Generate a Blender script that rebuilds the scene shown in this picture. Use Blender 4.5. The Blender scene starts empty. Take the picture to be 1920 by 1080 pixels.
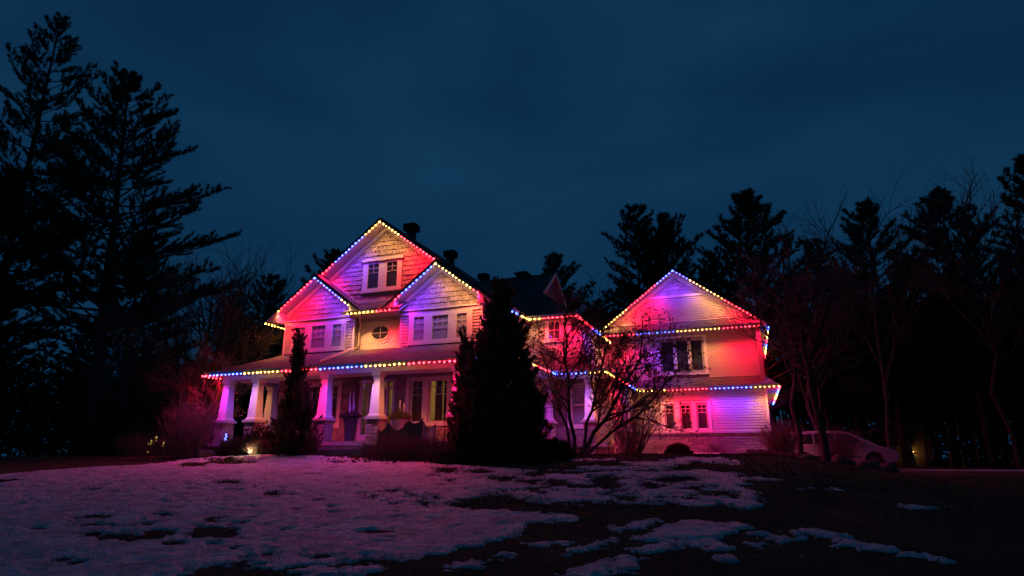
import bpy, math, random
import numpy as np
from mathutils import Vector

# ------------------------------------------------------------------ camera, sky, exposure
sc = bpy.context.scene
sc.render.engine = 'CYCLES'
cam_data = bpy.data.cameras.new('camera'); cam = bpy.data.objects.new('camera', cam_data)
sc.collection.objects.link(cam); sc.camera = cam
cam.location = (0, 0, 1.5)
cam.rotation_euler = (math.radians(90 + 15.55), 0, math.radians(20.7))
cam_data.sensor_width = 36; cam_data.lens = 1150 / 1920 * 36
cam_data.clip_start = 0.1; cam_data.clip_end = 3000

world = bpy.data.worlds.new('World'); sc.world = world; world.use_nodes = True
wn = world.node_tree.nodes; wl = world.node_tree.links
bg = wn['Background']
sky = wn.new('ShaderNodeTexSky'); sky.sky_type = 'NISHITA'; sky.sun_disc = False
sky.sun_elevation = math.radians(-3.0); sky.sun_rotation = math.radians(-10.0)
bw = wn.new('ShaderNodeRGBToBW'); gm = wn.new('ShaderNodeMath'); gm.operation = 'POWER'; gm.inputs[1].default_value = 0.102
wl.new(sky.outputs['Color'], bw.inputs['Color']); wl.new(bw.outputs['Val'], gm.inputs[0])
tint = wn.new('ShaderNodeMix'); tint.data_type = 'RGBA'; tint.blend_type = 'MULTIPLY'
tint.inputs['Factor'].default_value = 1.0
tint.inputs['B'].default_value = (0.045, 0.385, 1.0, 1)      # deep dusk blue of the camera's white balance
wl.new(gm.outputs[0], tint.inputs['A'])
tc = wn.new('ShaderNodeTexCoord'); mp = wn.new('ShaderNodeMapping')
mp.inputs['Scale'].default_value = (1.0, 1.0, 2.6); mp.inputs['Rotation'].default_value = (0.25, 0.35, 0.4)
wl.new(tc.outputs['Generated'], mp.inputs['Vector'])
cn = wn.new('ShaderNodeTexNoise'); cn.inputs['Scale'].default_value = 2.3; cn.inputs['Detail'].default_value = 4
cn.inputs['Roughness'].default_value = 0.45; cn.inputs['Distortion'].default_value = 0.4
wl.new(mp.outputs['Vector'], cn.inputs['Vector'])
cr = wn.new('ShaderNodeValToRGB')
cr.color_ramp.elements[0].position = 0.32; cr.color_ramp.elements[0].color = (0.70, 0.72, 0.76, 1)
cr.color_ramp.elements[1].position = 0.72; cr.color_ramp.elements[1].color = (1.45, 1.22, 1.12, 1)
wl.new(cn.outputs['Fac'], cr.inputs['Fac'])
cm = wn.new('ShaderNodeMix'); cm.data_type = 'RGBA'; cm.blend_type = 'MULTIPLY'; cm.inputs['Factor'].default_value = 1.0
wl.new(tint.outputs['Result'], cm.inputs['A']); wl.new(cr.outputs['Color'], cm.inputs['B'])
wl.new(cm.outputs['Result'], bg.inputs['Color'])
bg.inputs['Strength'].default_value = 0.102

vs = sc.view_settings
vs.view_transform = 'Standard'; vs.look = 'None'; vs.exposure = 0.0; vs.gamma = 1.0; vs.use_curve_mapping = False
cy = sc.cycles
cy.use_denoising = True
cy.max_bounces = 5; cy.diffuse_bounces = 2; cy.glossy_bounces = 3; cy.transmission_bounces = 3; cy.transparent_max_bounces = 12
cy.sample_clamp_indirect = 3.0; cy.sample_clamp_direct = 0.0
cy.caustics_reflective = False; cy.caustics_refractive = False
cy.use_light_tree = True

C = sc.collection
RND = random.Random(7)
# ------------------------------------------------------------------ materials
def nodes_of(name):
    m = bpy.data.materials.new(name); m.use_nodes = True
    return m, m.node_tree.nodes, m.node_tree.links, m.node_tree.nodes['Principled BSDF']

def mat(name, col, rough=0.6, metal=0.0, spec=0.4, var=0.0, scale=6.0, bump=0.0, bscale=None, rnd=0.0, stretch=None, col2=None, detail=4.0):
    """base colour with noise variation, per-object random tint and noise bump"""
    m, n, l, p = nodes_of(name)
    p.inputs['Roughness'].default_value = rough; p.inputs['Metallic'].default_value = metal
    p.inputs['Specular IOR Level'].default_value = spec
    p.inputs['Base Color'].default_value = (*col, 1)
    tcn = n.new('ShaderNodeTexCoord'); mpn = n.new('ShaderNodeMapping'); l.new(tcn.outputs['Object'], mpn.inputs['Vector'])
    if stretch: mpn.inputs['Scale'].default_value = stretch
    if var or rnd:
        base = None
        nz = n.new('ShaderNodeTexNoise'); nz.inputs['Scale'].default_value = scale; nz.inputs['Detail'].default_value = detail
        l.new(mpn.outputs['Vector'], nz.inputs['Vector'])
        rp = n.new('ShaderNodeValToRGB')
        c2 = col2 if col2 else tuple(min(1, c * (1 + var)) for c in col)
        c1 = tuple(c * (1 - var) for c in col)
        rp.color_ramp.elements[0].position = 0.3; rp.color_ramp.elements[0].color = (*c1, 1)
        rp.color_ramp.elements[1].position = 0.7; rp.color_ramp.elements[1].color = (*c2, 1)
        l.new(nz.outputs['Fac'], rp.inputs['Fac']); out = rp.outputs['Color']
        if rnd:
            oi = n.new('ShaderNodeObjectInfo'); vm = n.new('ShaderNodeVectorMath'); vm.operation = 'SCALE'
            vm.inputs[0].default_value = (37.0, 53.0, 71.0); l.new(oi.outputs['Random'], vm.inputs['Scale']); l.new(vm.outputs['Vector'], mpn.inputs['Location'])
            mr = n.new('ShaderNodeMapRange')
            mr.inputs['To Min'].default_value = 1 - rnd; mr.inputs['To Max'].default_value = 1 + rnd
            l.new(oi.outputs['Random'], mr.inputs['Value'])
            mx = n.new('ShaderNodeMix'); mx.data_type = 'RGBA'; mx.blend_type = 'MULTIPLY'; mx.inputs['Factor'].default_value = 1
            l.new(out, mx.inputs['A']); l.new(mr.outputs['Result'], mx.inputs['B']); out = mx.outputs['Result']
        l.new(out, p.inputs['Base Color'])
    if bump:
        nb = n.new('ShaderNodeTexNoise'); nb.inputs['Scale'].default_value = bscale or scale * 3; nb.inputs['Detail'].default_value = 5
        l.new(mpn.outputs['Vector'], nb.inputs['Vector'])
        bp = n.new('ShaderNodeBump'); bp.inputs['Strength'].default_value = bump; bp.inputs['Distance'].default_value = 0.02
        l.new(nb.outputs['Fac'], bp.inputs['Height']); l.new(bp.outputs['Normal'], p.inputs['Normal'])
    return m

def shingle_mat(name, along):
    """asphalt shingles: courses across the slope; along = 'x' or 'y', the direction the courses run"""
    m, n, l, p = nodes_of(name)
    p.inputs['Roughness'].default_value = 0.85
    tcn = n.new('ShaderNodeTexCoord'); sp = n.new('ShaderNodeSeparateXYZ'); cb = n.new('ShaderNodeCombineXYZ')
    l.new(tcn.outputs['Object'], sp.inputs['Vector'])
    a, b = ('X', 'Y') if along == 'x' else ('Y', 'X')
    l.new(sp.outputs[a], cb.inputs['X']); l.new(sp.outputs[b], cb.inputs['Y'])
    bt = n.new('ShaderNodeTexBrick'); l.new(cb.outputs['Vector'], bt.inputs['Vector'])
    bt.inputs['Scale'].default_value = 1.0; bt.inputs['Brick Width'].default_value = 0.30; bt.inputs['Row Height'].default_value = 0.125
    bt.inputs['Mortar Size'].default_value = 0.010; bt.inputs['Mortar Smooth'].default_value = 0.3; bt.inputs['Bias'].default_value = -0.1
    bt.inputs['Color1'].default_value = (0.028, 0.026, 0.026, 1); bt.inputs['Color2'].default_value = (0.105, 0.10, 0.097, 1)
    bt.inputs['Mortar'].default_value = (0.012, 0.012, 0.012, 1)
    nz = n.new('ShaderNodeTexNoise'); nz.inputs['Scale'].default_value = 9; nz.inputs['Detail'].default_value = 6
    l.new(tcn.outputs['Object'], nz.inputs['Vector'])
    mx = n.new('ShaderNodeMix'); mx.data_type = 'RGBA'; mx.blend_type = 'OVERLAY'; mx.inputs['Factor'].default_value = 0.7
    l.new(bt.outputs['Color'], mx.inputs['A']); l.new(nz.outputs['Color'], mx.inputs['B'])
    hs = n.new('ShaderNodeHueSaturation'); hs.inputs['Saturation'].default_value = 0.35; l.new(mx.outputs['Result'], hs.inputs['Color'])
    l.new(hs.outputs['Color'], p.inputs['Base Color'])
    bp = n.new('ShaderNodeBump'); bp.inputs['Strength'].default_value = 0.9; bp.inputs['Distance'].default_value = 0.025
    inv = n.new('ShaderNodeMath'); inv.operation = 'SUBTRACT'; inv.inputs[0].default_value = 1.0
    l.new(bt.outputs['Fac'], inv.inputs[1]); l.new(inv.outputs[0], bp.inputs['Height'])
    l.new(bp.outputs['Normal'], p.inputs['Normal'])
    return m

def glass_mat(name, tintc=(0.85, 0.88, 0.9)):
    m, n, l, p = nodes_of(name); n.remove(p)
    tr = n.new('ShaderNodeBsdfTransparent'); tr.inputs['Color'].default_value = (*tintc, 1)
    gl = n.new('ShaderNodeBsdfGlossy'); gl.inputs['Roughness'].default_value = 0.03
    lw = n.new('ShaderNodeLayerWeight'); pw = n.new('ShaderNodeMath'); pw.operation = 'POWER'; pw.inputs[1].default_value = 4.0
    lw.inputs['Blend'].default_value = 0.5; l.new(lw.outputs['Facing'], pw.inputs[0])
    fr = n.new('ShaderNodeMath'); fr.operation = 'MULTIPLY_ADD'; fr.inputs[1].default_value = 0.85; fr.inputs[2].default_value = 0.06; l.new(pw.outputs[0], fr.inputs[0])
    mx = n.new('ShaderNodeMixShader'); l.new(fr.outputs[0], mx.inputs[0]); l.new(tr.outputs[0], mx.inputs[1]); l.new(gl.outputs[0], mx.inputs[2])
    l.new(mx.outputs[0], n['Material Output'].inputs['Surface'])
    return m

def emit_mat(name, col, s):
    m, n, l, p = nodes_of(name)
    p.inputs['Base Color'].default_value = (*[min(1, c) for c in col], 1)
    p.inputs['Emission Color'].default_value = (*col, 1); p.inputs['Emission Strength'].default_value = s
    return m

M = {}
M['trim'] = mat('trim_paint', (0.66, 0.63, 0.60), 0.45, var=0.06, scale=3, bump=0.05, bscale=40)
M['soffit'] = mat('soffit_vinyl', (0.72, 0.70, 0.68), 0.5, var=0.05, scale=4)
M['siding'] = mat('siding_vinyl', (0.42, 0.37, 0.33), 0.5, var=0.06, scale=2, rnd=0.05, bump=0.08, bscale=30, stretch=(0.3, 0.3, 3))
M['panel'] = mat('smooth_panel', (0.66, 0.63, 0.58), 0.45, var=0.05, scale=1.5)
M['shake'] = mat('cedar_shake', (0.30, 0.25, 0.225), 0.75, var=0.22, scale=5, rnd=0.22, bump=0.5, bscale=16, stretch=(6, 6, 0.7))
M['brick'] = mat('stone_brick', (0.25, 0.20, 0.185), 0.85, var=0.28, scale=7, rnd=0.30, bump=0.7, bscale=22)
M['mortar'] = mat('mortar', (0.30, 0.28, 0.27), 0.9, var=0.15, scale=20, bump=0.4, bscale=80)
M['backing'] = mat('wall_backing', (0.30, 0.27, 0.25), 0.8, var=0.05)
M['roof_x'] = shingle_mat('roof_shingles_front', 'x')
M['roof_y'] = shingle_mat('roof_shingles_side', 'y')
M['edge'] = mat('roof_edge_metal', (0.16, 0.15, 0.15), 0.5, var=0.1)
M['capstone'] = mat('cap_stone', (0.42, 0.38, 0.35), 0.8, var=0.15, scale=9, bump=0.4)
M['concrete'] = mat('porch_concrete', (0.30, 0.28, 0.27), 0.85, var=0.2, scale=5, bump=0.3)
M['glass'] = glass_mat('window_glass')
M['blind_or_dark'] = mat('window_blind', (0.50, 0.49, 0.52), 0.8, var=0.08, scale=3, stretch=(1, 1, 30))
M['room_dark'] = mat('painted_room_dark', (0.035, 0.033, 0.04), 0.7, var=0.25, scale=1.5)  # sheet behind panes: darkness of the unlit room put into the colour
M['interior'] = mat('interior_plaster', (0.62, 0.55, 0.30), 0.8, var=0.06)
M['dark_in'] = mat('interior_dark', (0.05, 0.04, 0.035), 0.8, var=0.2)
M['curtain_or_dark'] = mat('curtain_cloth', (0.17, 0.11, 0.07), 0.9, var=0.15, stretch=(20, 20, 0.5))
M['door'] = mat('front_door_paint', (0.11, 0.025, 0.025), 0.4, var=0.12, scale=3)
M['metal'] = mat('dark_metal', (0.035, 0.033, 0.033), 0.45, metal=0.6, var=0.2)
M['down'] = mat('downspout_paint', (0.60, 0.55, 0.50), 0.45, var=0.06)
M['bark'] = mat('tree_bark', (0.055, 0.045, 0.04), 0.9, var=0.35, scale=8, bump=0.8, bscale=18, stretch=(3, 3, 0.6))
M['twig'] = mat('bare_twig', (0.17, 0.12, 0.105), 0.8, var=0.25, scale=4)
M['pine'] = mat('pine_needles', (0.035, 0.05, 0.032), 0.7, var=0.4, scale=0.8, col2=(0.06, 0.08, 0.045))
M['cedar'] = mat('cedar_sprays', (0.085, 0.075, 0.042), 0.75, var=0.35, scale=1.6, col2=(0.16, 0.135, 0.07))
M['yew'] = mat('yew_needles', (0.028, 0.036, 0.022), 0.75, var=0.4, scale=2)
M['dead'] = mat('dry_leaf', (0.10, 0.06, 0.04), 0.8, var=0.4, scale=5)
M['snow'] = None
def leafy(m, amount):
    """let some light through the leaves"""
    n, l = m.node_tree.nodes, m.node_tree.links; p = n['Principled BSDF']; src = p.inputs['Base Color'].links[0].from_socket
    tr = n.new('ShaderNodeBsdfTranslucent'); l.new(src, tr.inputs['Color']); mx = n.new('ShaderNodeMixShader'); mx.inputs[0].default_value = amount
    l.new(p.outputs[0], mx.inputs[1]); l.new(tr.outputs[0], mx.inputs[2]); l.new(mx.outputs[0], n['Material Output'].inputs['Surface'])
for k_ in ('cedar', 'yew', 'pine', 'dead'): leafy(M[k_], .45)
M['pot'] = mat('planter_glaze', (0.05, 0.05, 0.06), 0.45, var=0.25, scale=5, bump=0.1)
M['pot2'] = mat('planter_grey_blue', (0.22, 0.24, 0.30), 0.5, var=0.12, scale=5)
M['birch'] = mat('birch_stick', (0.62, 0.56, 0.52), 0.8, var=0.3, scale=14, stretch=(1, 1, 3))
M['burlap'] = mat('burlap_cloth', (0.30, 0.21, 0.14), 0.95, var=0.2, scale=30, bump=0.7, bscale=120)
M['stake'] = mat('wood_stake', (0.13, 0.09, 0.06), 0.9, var=0.2)
M['stone'] = mat('field_stone', (0.055, 0.05, 0.048), 0.9, var=0.3, scale=4, rnd=0.2, bump=0.9, bscale=9)
M['paint'] = mat('silver_van_paint', (0.30, 0.31, 0.33), 0.32, metal=0.25, spec=0.5, var=0.03)
M['tyre'] = mat('tyre_rubber', (0.02, 0.02, 0.02), 0.85, var=0.2)
M['rim'] = mat('steel_rim', (0.10, 0.10, 0.10), 0.4, metal=0.8, var=0.1)
M['vglass'] = mat('tinted_glass', (0.012, 0.012, 0.014), 0.06, spec=0.6, var=0.05)
M['redlens'] = mat('red_lens', (0.35, 0.01, 0.01), 0.15, spec=0.6)
M['lens'] = mat('clear_lens', (0.4, 0.42, 0.45), 0.15, spec=0.6)
M['plastic'] = mat('black_plastic', (0.02, 0.02, 0.02), 0.6)
M['shed'] = mat('shed_boards', (0.14, 0.075, 0.045), 0.85, var=0.25, stretch=(6, 6, 0.4), rnd=0.15)
M['gravel'] = mat('driveway_gravel', (0.17, 0.155, 0.15), 0.95, var=0.25, scale=14, bump=0.8, bscale=60)
M['berry'] = mat('red_berries', (0.30, 0.015, 0.015), 0.4, var=0.2)

# LED colours: emitter look and light given off
LED = {'R': ((1.0, 0.018, 0.03), 34.0, (1.0, 0.005, 0.045)),
       'Y': ((1.0, 0.56, 0.085), 15.0, (1.0, 0.42, 0.14)),
       'B': ((0.04, 0.09, 1.0), 22.0, (0.20, 0.035, 1.0))}
LED_W = {'R': 32.0, 'Y': 3.0, 'B': 10.0}       # wide glow
LED_N = {'R': 42.0, 'Y': 23.0, 'B': 30.0}      # wall-washing beam
for k, (c, s, lc) in LED.items(): M['led' + k] = emit_mat('led_' + {'R': 'red', 'Y': 'warm_yellow', 'B': 'blue'}[k], c, s)

# ------------------------------------------------------------------ mesh helpers
def link(o): C.objects.link(o); return o

class MB:
    def __init__(s): s.v = []; s.f = []
    def add(s, vs_, fs):
        b = len(s.v); s.v += [tuple(p) for p in vs_]; s.f += [tuple(i + b for i in f) for f in fs]; return s
    def hexa(s, p):     # p: 4 bottom (ccw) + 4 top
        return s.add(p, [(3, 2, 1, 0), (4, 5, 6, 7), (0, 1, 5, 4), (1, 2, 6, 5), (2, 3, 7, 6), (3, 0, 4, 7)])
    def box(s, x0, x1, y0, y1, z0, z1):
        return s.hexa([(x0, y0, z0), (x1, y0, z0), (x1, y1, z0), (x0, y1, z0), (x0, y0, z1), (x1, y0, z1), (x1, y1, z1), (x0, y1, z1)])
    def prism(s, poly, d):   # polygon extruded by vector d
        n = len(poly); q = [tuple(np.add(p, d)) for p in poly]
        return s.add(list(poly) + q, [tuple(range(n))[::-1], tuple(range(n, 2 * n))] + [(i, (i + 1) % n, n + (i + 1) % n, n + i) for i in range(n)])
    def slab(s, poly, th):   # thick sheet: polygon lowered vertically
        return s.prism(poly, (0, 0, -th))
    def tube(s, pts, rad, n=8, caps=True):
        pts = [Vector(p) for p in pts]; m = len(pts)
        if not hasattr(rad, '__len__'): rad = [rad] * m
        b = len(s.v); up = None
        for i, p in enumerate(pts):
            t = (pts[min(i + 1, m - 1)] - pts[max(i - 1, 0)]).normalized()
            if up is None: up = t.orthogonal().normalized()
            up = (up - t * up.dot(t)); up = up.normalized() if up.length > 1e-6 else t.orthogonal().normalized()
            w = t.cross(up)
            for k in range(n):
                a = 2 * math.pi * k / n; q = p + (up * math.cos(a) + w * math.sin(a)) * rad[i]; s.v.append(tuple(q))
        for i in range(m - 1):
            for k in range(n):
                s.f.append((b + i * n + k, b + i * n + (k + 1) % n, b + (i + 1) * n + (k + 1) % n, b + (i + 1) * n + k))
        if caps: s.f.append(tuple(b + k for k in range(n))[::-1]); s.f.append(tuple(b + (m - 1) * n + k for k in range(n)))
        return s
    def lathe(s, prof, cx, cy, n=16):  # prof: list of (r, z)
        b = len(s.v)
        for r, z in prof:
            for k in range(n):
                a = 2 * math.pi * k / n; s.v.append((cx + r * math.cos(a), cy + r * math.sin(a), z))
        for i in range(len(prof) - 1):
            for k in range(n): s.f.append((b + i * n + k, b + i * n + (k + 1) % n, b + (i + 1) * n + (k + 1) % n, b + (i + 1) * n + k))
        s.f.append(tuple(b + k for k in range(n))[::-1]); s.f.append(tuple(b + (len(prof) - 1) * n + k for k in range(n)))
        return s
    def mesh(s, name):
        me = bpy.data.meshes.new(name); me.from_pydata(s.v, [], s.f); me.update(); return me
    def build(s, name, m, parent=None, smooth=False):
        return put(name, s.mesh(name), m, parent, smooth)

def put(name, me, m, parent=None, smooth=False):
    """link a mesh (world coordinates); parent roots sit at their base, so undo the root's offset"""
    if m is not None and not me.materials: me.materials.append(m)
    if smooth:
        me.polygons.foreach_set('use_smooth', [True] * len(me.polygons))
    o = link(bpy.data.objects.new(name, me))
    if parent is not None:
        o.parent = parent
        if parent.parent is None: o.location = -Vector(parent.location)
    return o

def np_mesh(name, V, F):
    V = np.asarray(V, np.float32); F = np.asarray(F, np.int32); k = F.shape[1]
    me = bpy.data.meshes.new(name); me.vertices.add(len(V)); me.vertices.foreach_set('co', V.ravel())
    me.loops.add(F.size); me.loops.foreach_set('vertex_index', F.ravel())
    me.polygons.add(len(F)); me.polygons.foreach_set('loop_start', np.arange(0, F.size, k, dtype=np.int32))
    me.polygons.foreach_set('loop_total', np.full(len(F), k, np.int32))
    me.update(calc_edges=True); return me

def thing(name, label, cat, loc=(0, 0, 0), group=None):
    o = link(bpy.data.objects.new(name, None)); o.location = loc; o.empty_display_size = 0.2
    o['label'] = label; o['category'] = cat
    if group: o['group'] = group
    return o
def tag(o, label, cat, group=None):
    o['label'] = label; o['category'] = cat
    if group: o['group'] = group
    return o
def kind(o, k): o['kind'] = k; return o

# batches of thin tubes (branches) and leaf blades, all numpy
class Branches:
    def __init__(s): s.d = {}
    def add(s, pts, r0, r1, n=3):
        pts = np.asarray(pts, float); s.d.setdefault((len(pts), n), []).append((pts, r0, r1))
    def arrays(s):
        Vs, Fs, b = [], [], 0
        for (k, n), items in s.d.items():
            P = np.stack([i[0] for i in items]); N = len(items)
            r0 = np.array([i[1] for i in items]); r1 = np.array([i[2] for i in items])
            t = np.linspace(0, 1, k); Rr = r0[:, None] * (1 - t) + r1[:, None] * t
            T = np.gradient(P, axis=1); T /= np.linalg.norm(T, axis=2, keepdims=True) + 1e-9
            ref = np.where(np.abs(T[:, :1, 2:3]) > 0.9, np.array([1., 0, 0]), np.array([0, 0, 1.]))
            U = np.cross(T, np.broadcast_to(ref, T.shape)); U /= np.linalg.norm(U, axis=2, keepdims=True) + 1e-9
            W = np.cross(T, U)
            a = 2 * np.pi * np.arange(n) / n
            ring = P[:, :, None, :] + Rr[:, :, None, None] * (U[:, :, None, :] * np.cos(a)[None, None, :, None] + W[:, :, None, :] * np.sin(a)[None, None, :, None])
            Vs.append(ring.reshape(-1, 3))
            i = np.arange(N)[:, None, None] * k * n; j = np.arange(k - 1)[None, :, None] * n; q = np.arange(n)[None, None, :]; q2 = (q + 1) % n
            f = np.stack([i + j + q, i + j + q2, i + j + n + q2, i + j + n + q], -1).reshape(-1, 4) + b
            Fs.append(f); b += N * k * n
        return np.concatenate(Vs), np.concatenate(Fs)
    def build(s, name, m, parent=None, smooth=False):
        V, F = s.arrays(); return put(name, np_mesh(name, V, F), m, parent, smooth)

def blades(P, D, L, Wd, rng, spread=0.6, per=6):
    """tufts of thin triangles at points P pointing about D"""
    N = len(P); P = np.repeat(P, per, 0); D = np.repeat(D, per, 0)
    d = D + rng.normal(0, spread, D.shape); d /= np.linalg.norm(d, axis=1, keepdims=True) + 1e-9
    s_ = np.cross(d, rng.normal(0, 1, d.shape)); s_ /= np.linalg.norm(s_, axis=1, keepdims=True) + 1e-9
    l = L * rng.uniform(0.6, 1.15, (len(P), 1)); w = Wd * rng.uniform(0.6, 1.2, (len(P), 1))
    V = np.stack([P - s_ * w, P + s_ * w, P + d * l], 1).reshape(-1, 3)
    F = np.arange(len(V)).reshape(-1, 3)
    return V, F

# value noise
_rs = np.random.RandomState(11); _lat = _rs.rand(256, 256)
def vnoise(x, y, s, seed=0):
    x = np.asarray(x, float) * s + seed * 17.3; y = np.asarray(y, float) * s + seed * 31.7
    xi = np.floor(x).astype(int); yi = np.floor(y).astype(int); fx = x - xi; fy = y - yi
    fx = fx * fx * (3 - 2 * fx); fy = fy * fy * (3 - 2 * fy)
    g_ = lambda a, b: _lat[a % 256, b % 256]
    return (g_(xi, yi) * (1 - fx) + g_(xi + 1, yi) * fx) * (1 - fy) + (g_(xi, yi + 1) * (1 - fx) + g_(xi + 1, yi + 1) * fx) * fy
def fbm(x, y, s, o=4, seed=0):
    t = 0; a = 1; tot = 0
    for i in range(o): t = t + a * (vnoise(x, y, s * 2 ** i, seed + i) - 0.5); tot += a; a *= 0.5
    return t / tot * 2

# ------------------------------------------------------------------ terrain
def ss(a, b, v):
    t = np.clip((v - a) / (b - a), 0, 1); return t * t * (3 - 2 * t)
def ground(x, y):
    s = np.clip(np.asarray(y, float) / 17, -0.5, 1); lawn = 1.38 * (1.2 * s - .2 * s * s); berm = .22 * ss(17, 19.5, y)
    return lawn + berm - .6 * ss(0, 5, x) * ss(6, 20, y)
def gz(x, y): return float(ground(x, y))

def grid_mesh(name, xs, ys, zf):
    X, Y = np.meshgrid(xs, ys); Z = zf(X, Y); nx, ny = len(xs), len(ys)
    V = np.stack([X, Y, Z], -1).reshape(-1, 3)
    i = np.arange(ny - 1)[:, None] * nx + np.arange(nx - 1)[None, :]
    F = np.stack([i, i + 1, i + nx + 1, i + nx], -1).reshape(-1, 4)
    return V, F

# ------------------------------------------------------------------ ground, driveway
def spaced(a, b, fine0, fine1, df, dc):
    l = list(np.arange(fine0, fine1 + 1e-6, df)); x = fine0
    st = dc; left = []
    while x > a: x -= st; left.append(max(x, a)); st *= 1.25
    x = fine1; st = dc; right = []
    while x < b: x += st; right.append(min(x, b)); st *= 1.25
    return np.array(left[::-1] + l + right)

def lawn_mat():
    m, n, l, p = nodes_of('lawn_soil'); p.inputs['Roughness'].default_value = 0.95; p.inputs['Specular IOR Level'].default_value = 0.1
    t = n.new('ShaderNodeTexCoord')
    a = n.new('ShaderNodeTexNoise'); a.inputs['Scale'].default_value = 0.9; a.inputs['Detail'].default_value = 8; l.new(t.outputs['Object'], a.inputs['Vector'])
    b = n.new('ShaderNodeTexNoise'); b.inputs['Scale'].default_value = 28; b.inputs['Detail'].default_value = 5; l.new(t.outputs['Object'], b.inputs['Vector'])
    r = n.new('ShaderNodeValToRGB'); r.color_ramp.elements[0].position = .35; r.color_ramp.elements[0].color = (.05, .042, .026, 1)
    r.color_ramp.elements[1].position = .7; r.color_ramp.elements[1].color = (.12, .095, .055, 1); l.new(a.outputs['Fac'], r.inputs['Fac'])
    mx = n.new('ShaderNodeMix'); mx.data_type = 'RGBA'; mx.blend_type = 'OVERLAY'; mx.inputs['Factor'].default_value = .7
    l.new(r.outputs['Color'], mx.inputs['A']); l.new(b.outputs['Fac'], mx.inputs['B']); l.new(mx.outputs['Result'], p.inputs['Base Color'])
    bp = n.new('ShaderNodeBump'); bp.inputs['Strength'].default_value = 1; bp.inputs['Distance'].default_value = .05; l.new(b.outputs['Fac'], bp.inputs['Height'])
    l.new(bp.outputs['Normal'], p.inputs['Normal']); return m
M['lawn'] = lawn_mat()
V, F = grid_mesh('ground', spaced(-900, 900, -40, 20, .5, 1.0), spaced(-300, 1500, 0, 36, .25, .6), ground)
kind(put('ground', np_mesh('ground', V, F), M['lawn'], None, True), 'structure')
V, F = grid_mesh('driveway', np.arange(1.6, 40, .8), np.arange(30.6, 38.2, .4), lambda x, y: ground(x, y) + .012)
kind(put('driveway', np_mesh('driveway', V, F), M['gravel'], None, True), 'structure')

# ------------------------------------------------------------------ melting snow on the lawn
SNOW_MAIN= [(-18.75, 10.42), (-20.64, 12.24), (-20.32, 14.36), (-18.98, 16.16), (-19.83, 17.89), (-19.19, 18.64), (-17.55, 18.8), (-14.29, 18.63), (-12.11, 18.33), (-10.2, 17.52), (-7.64, 16.03), (-5.6, 14.81), (-3.92, 14.65), (-1.93, 14.53), (-1.15, 14.87), (-0.25, 13.96), (-0.19, 12.59), (0.13, 9.54), (-0.14, 9.36), (-0.5, 9.87), (-0.83, 9.28), (-1.01, 9.69), (-1.63, 9.68), (-2.18, 9.64), (-3.06, 9.49), (-3.75, 10.22), (-4.16, 10.56), (-4.55, 9.83), (-4.54, 8.92), (-3.87, 8.7), (-3.19, 8.71), (-2.91, 8.64), (-2.34, 8.31), (-2.44, 8.1), (-2.69, 7.94), (-2.57, 7.27), (-2.63, 6.82), (-2.91, 6.54), (-3.03, 6.12), (-3.2, 5.91), (-3.42, 5.79), (-3.62, 5.69), (-3.89, 5.53), (-4.24, 5.33), (-4.59, 5.29), (-4.95, 5.42), (-4.98, 5.28), (-5.23, 5.05), (-5.25, 4.72), (-4.44, 3.88), (-5.91, 3.49)]
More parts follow.
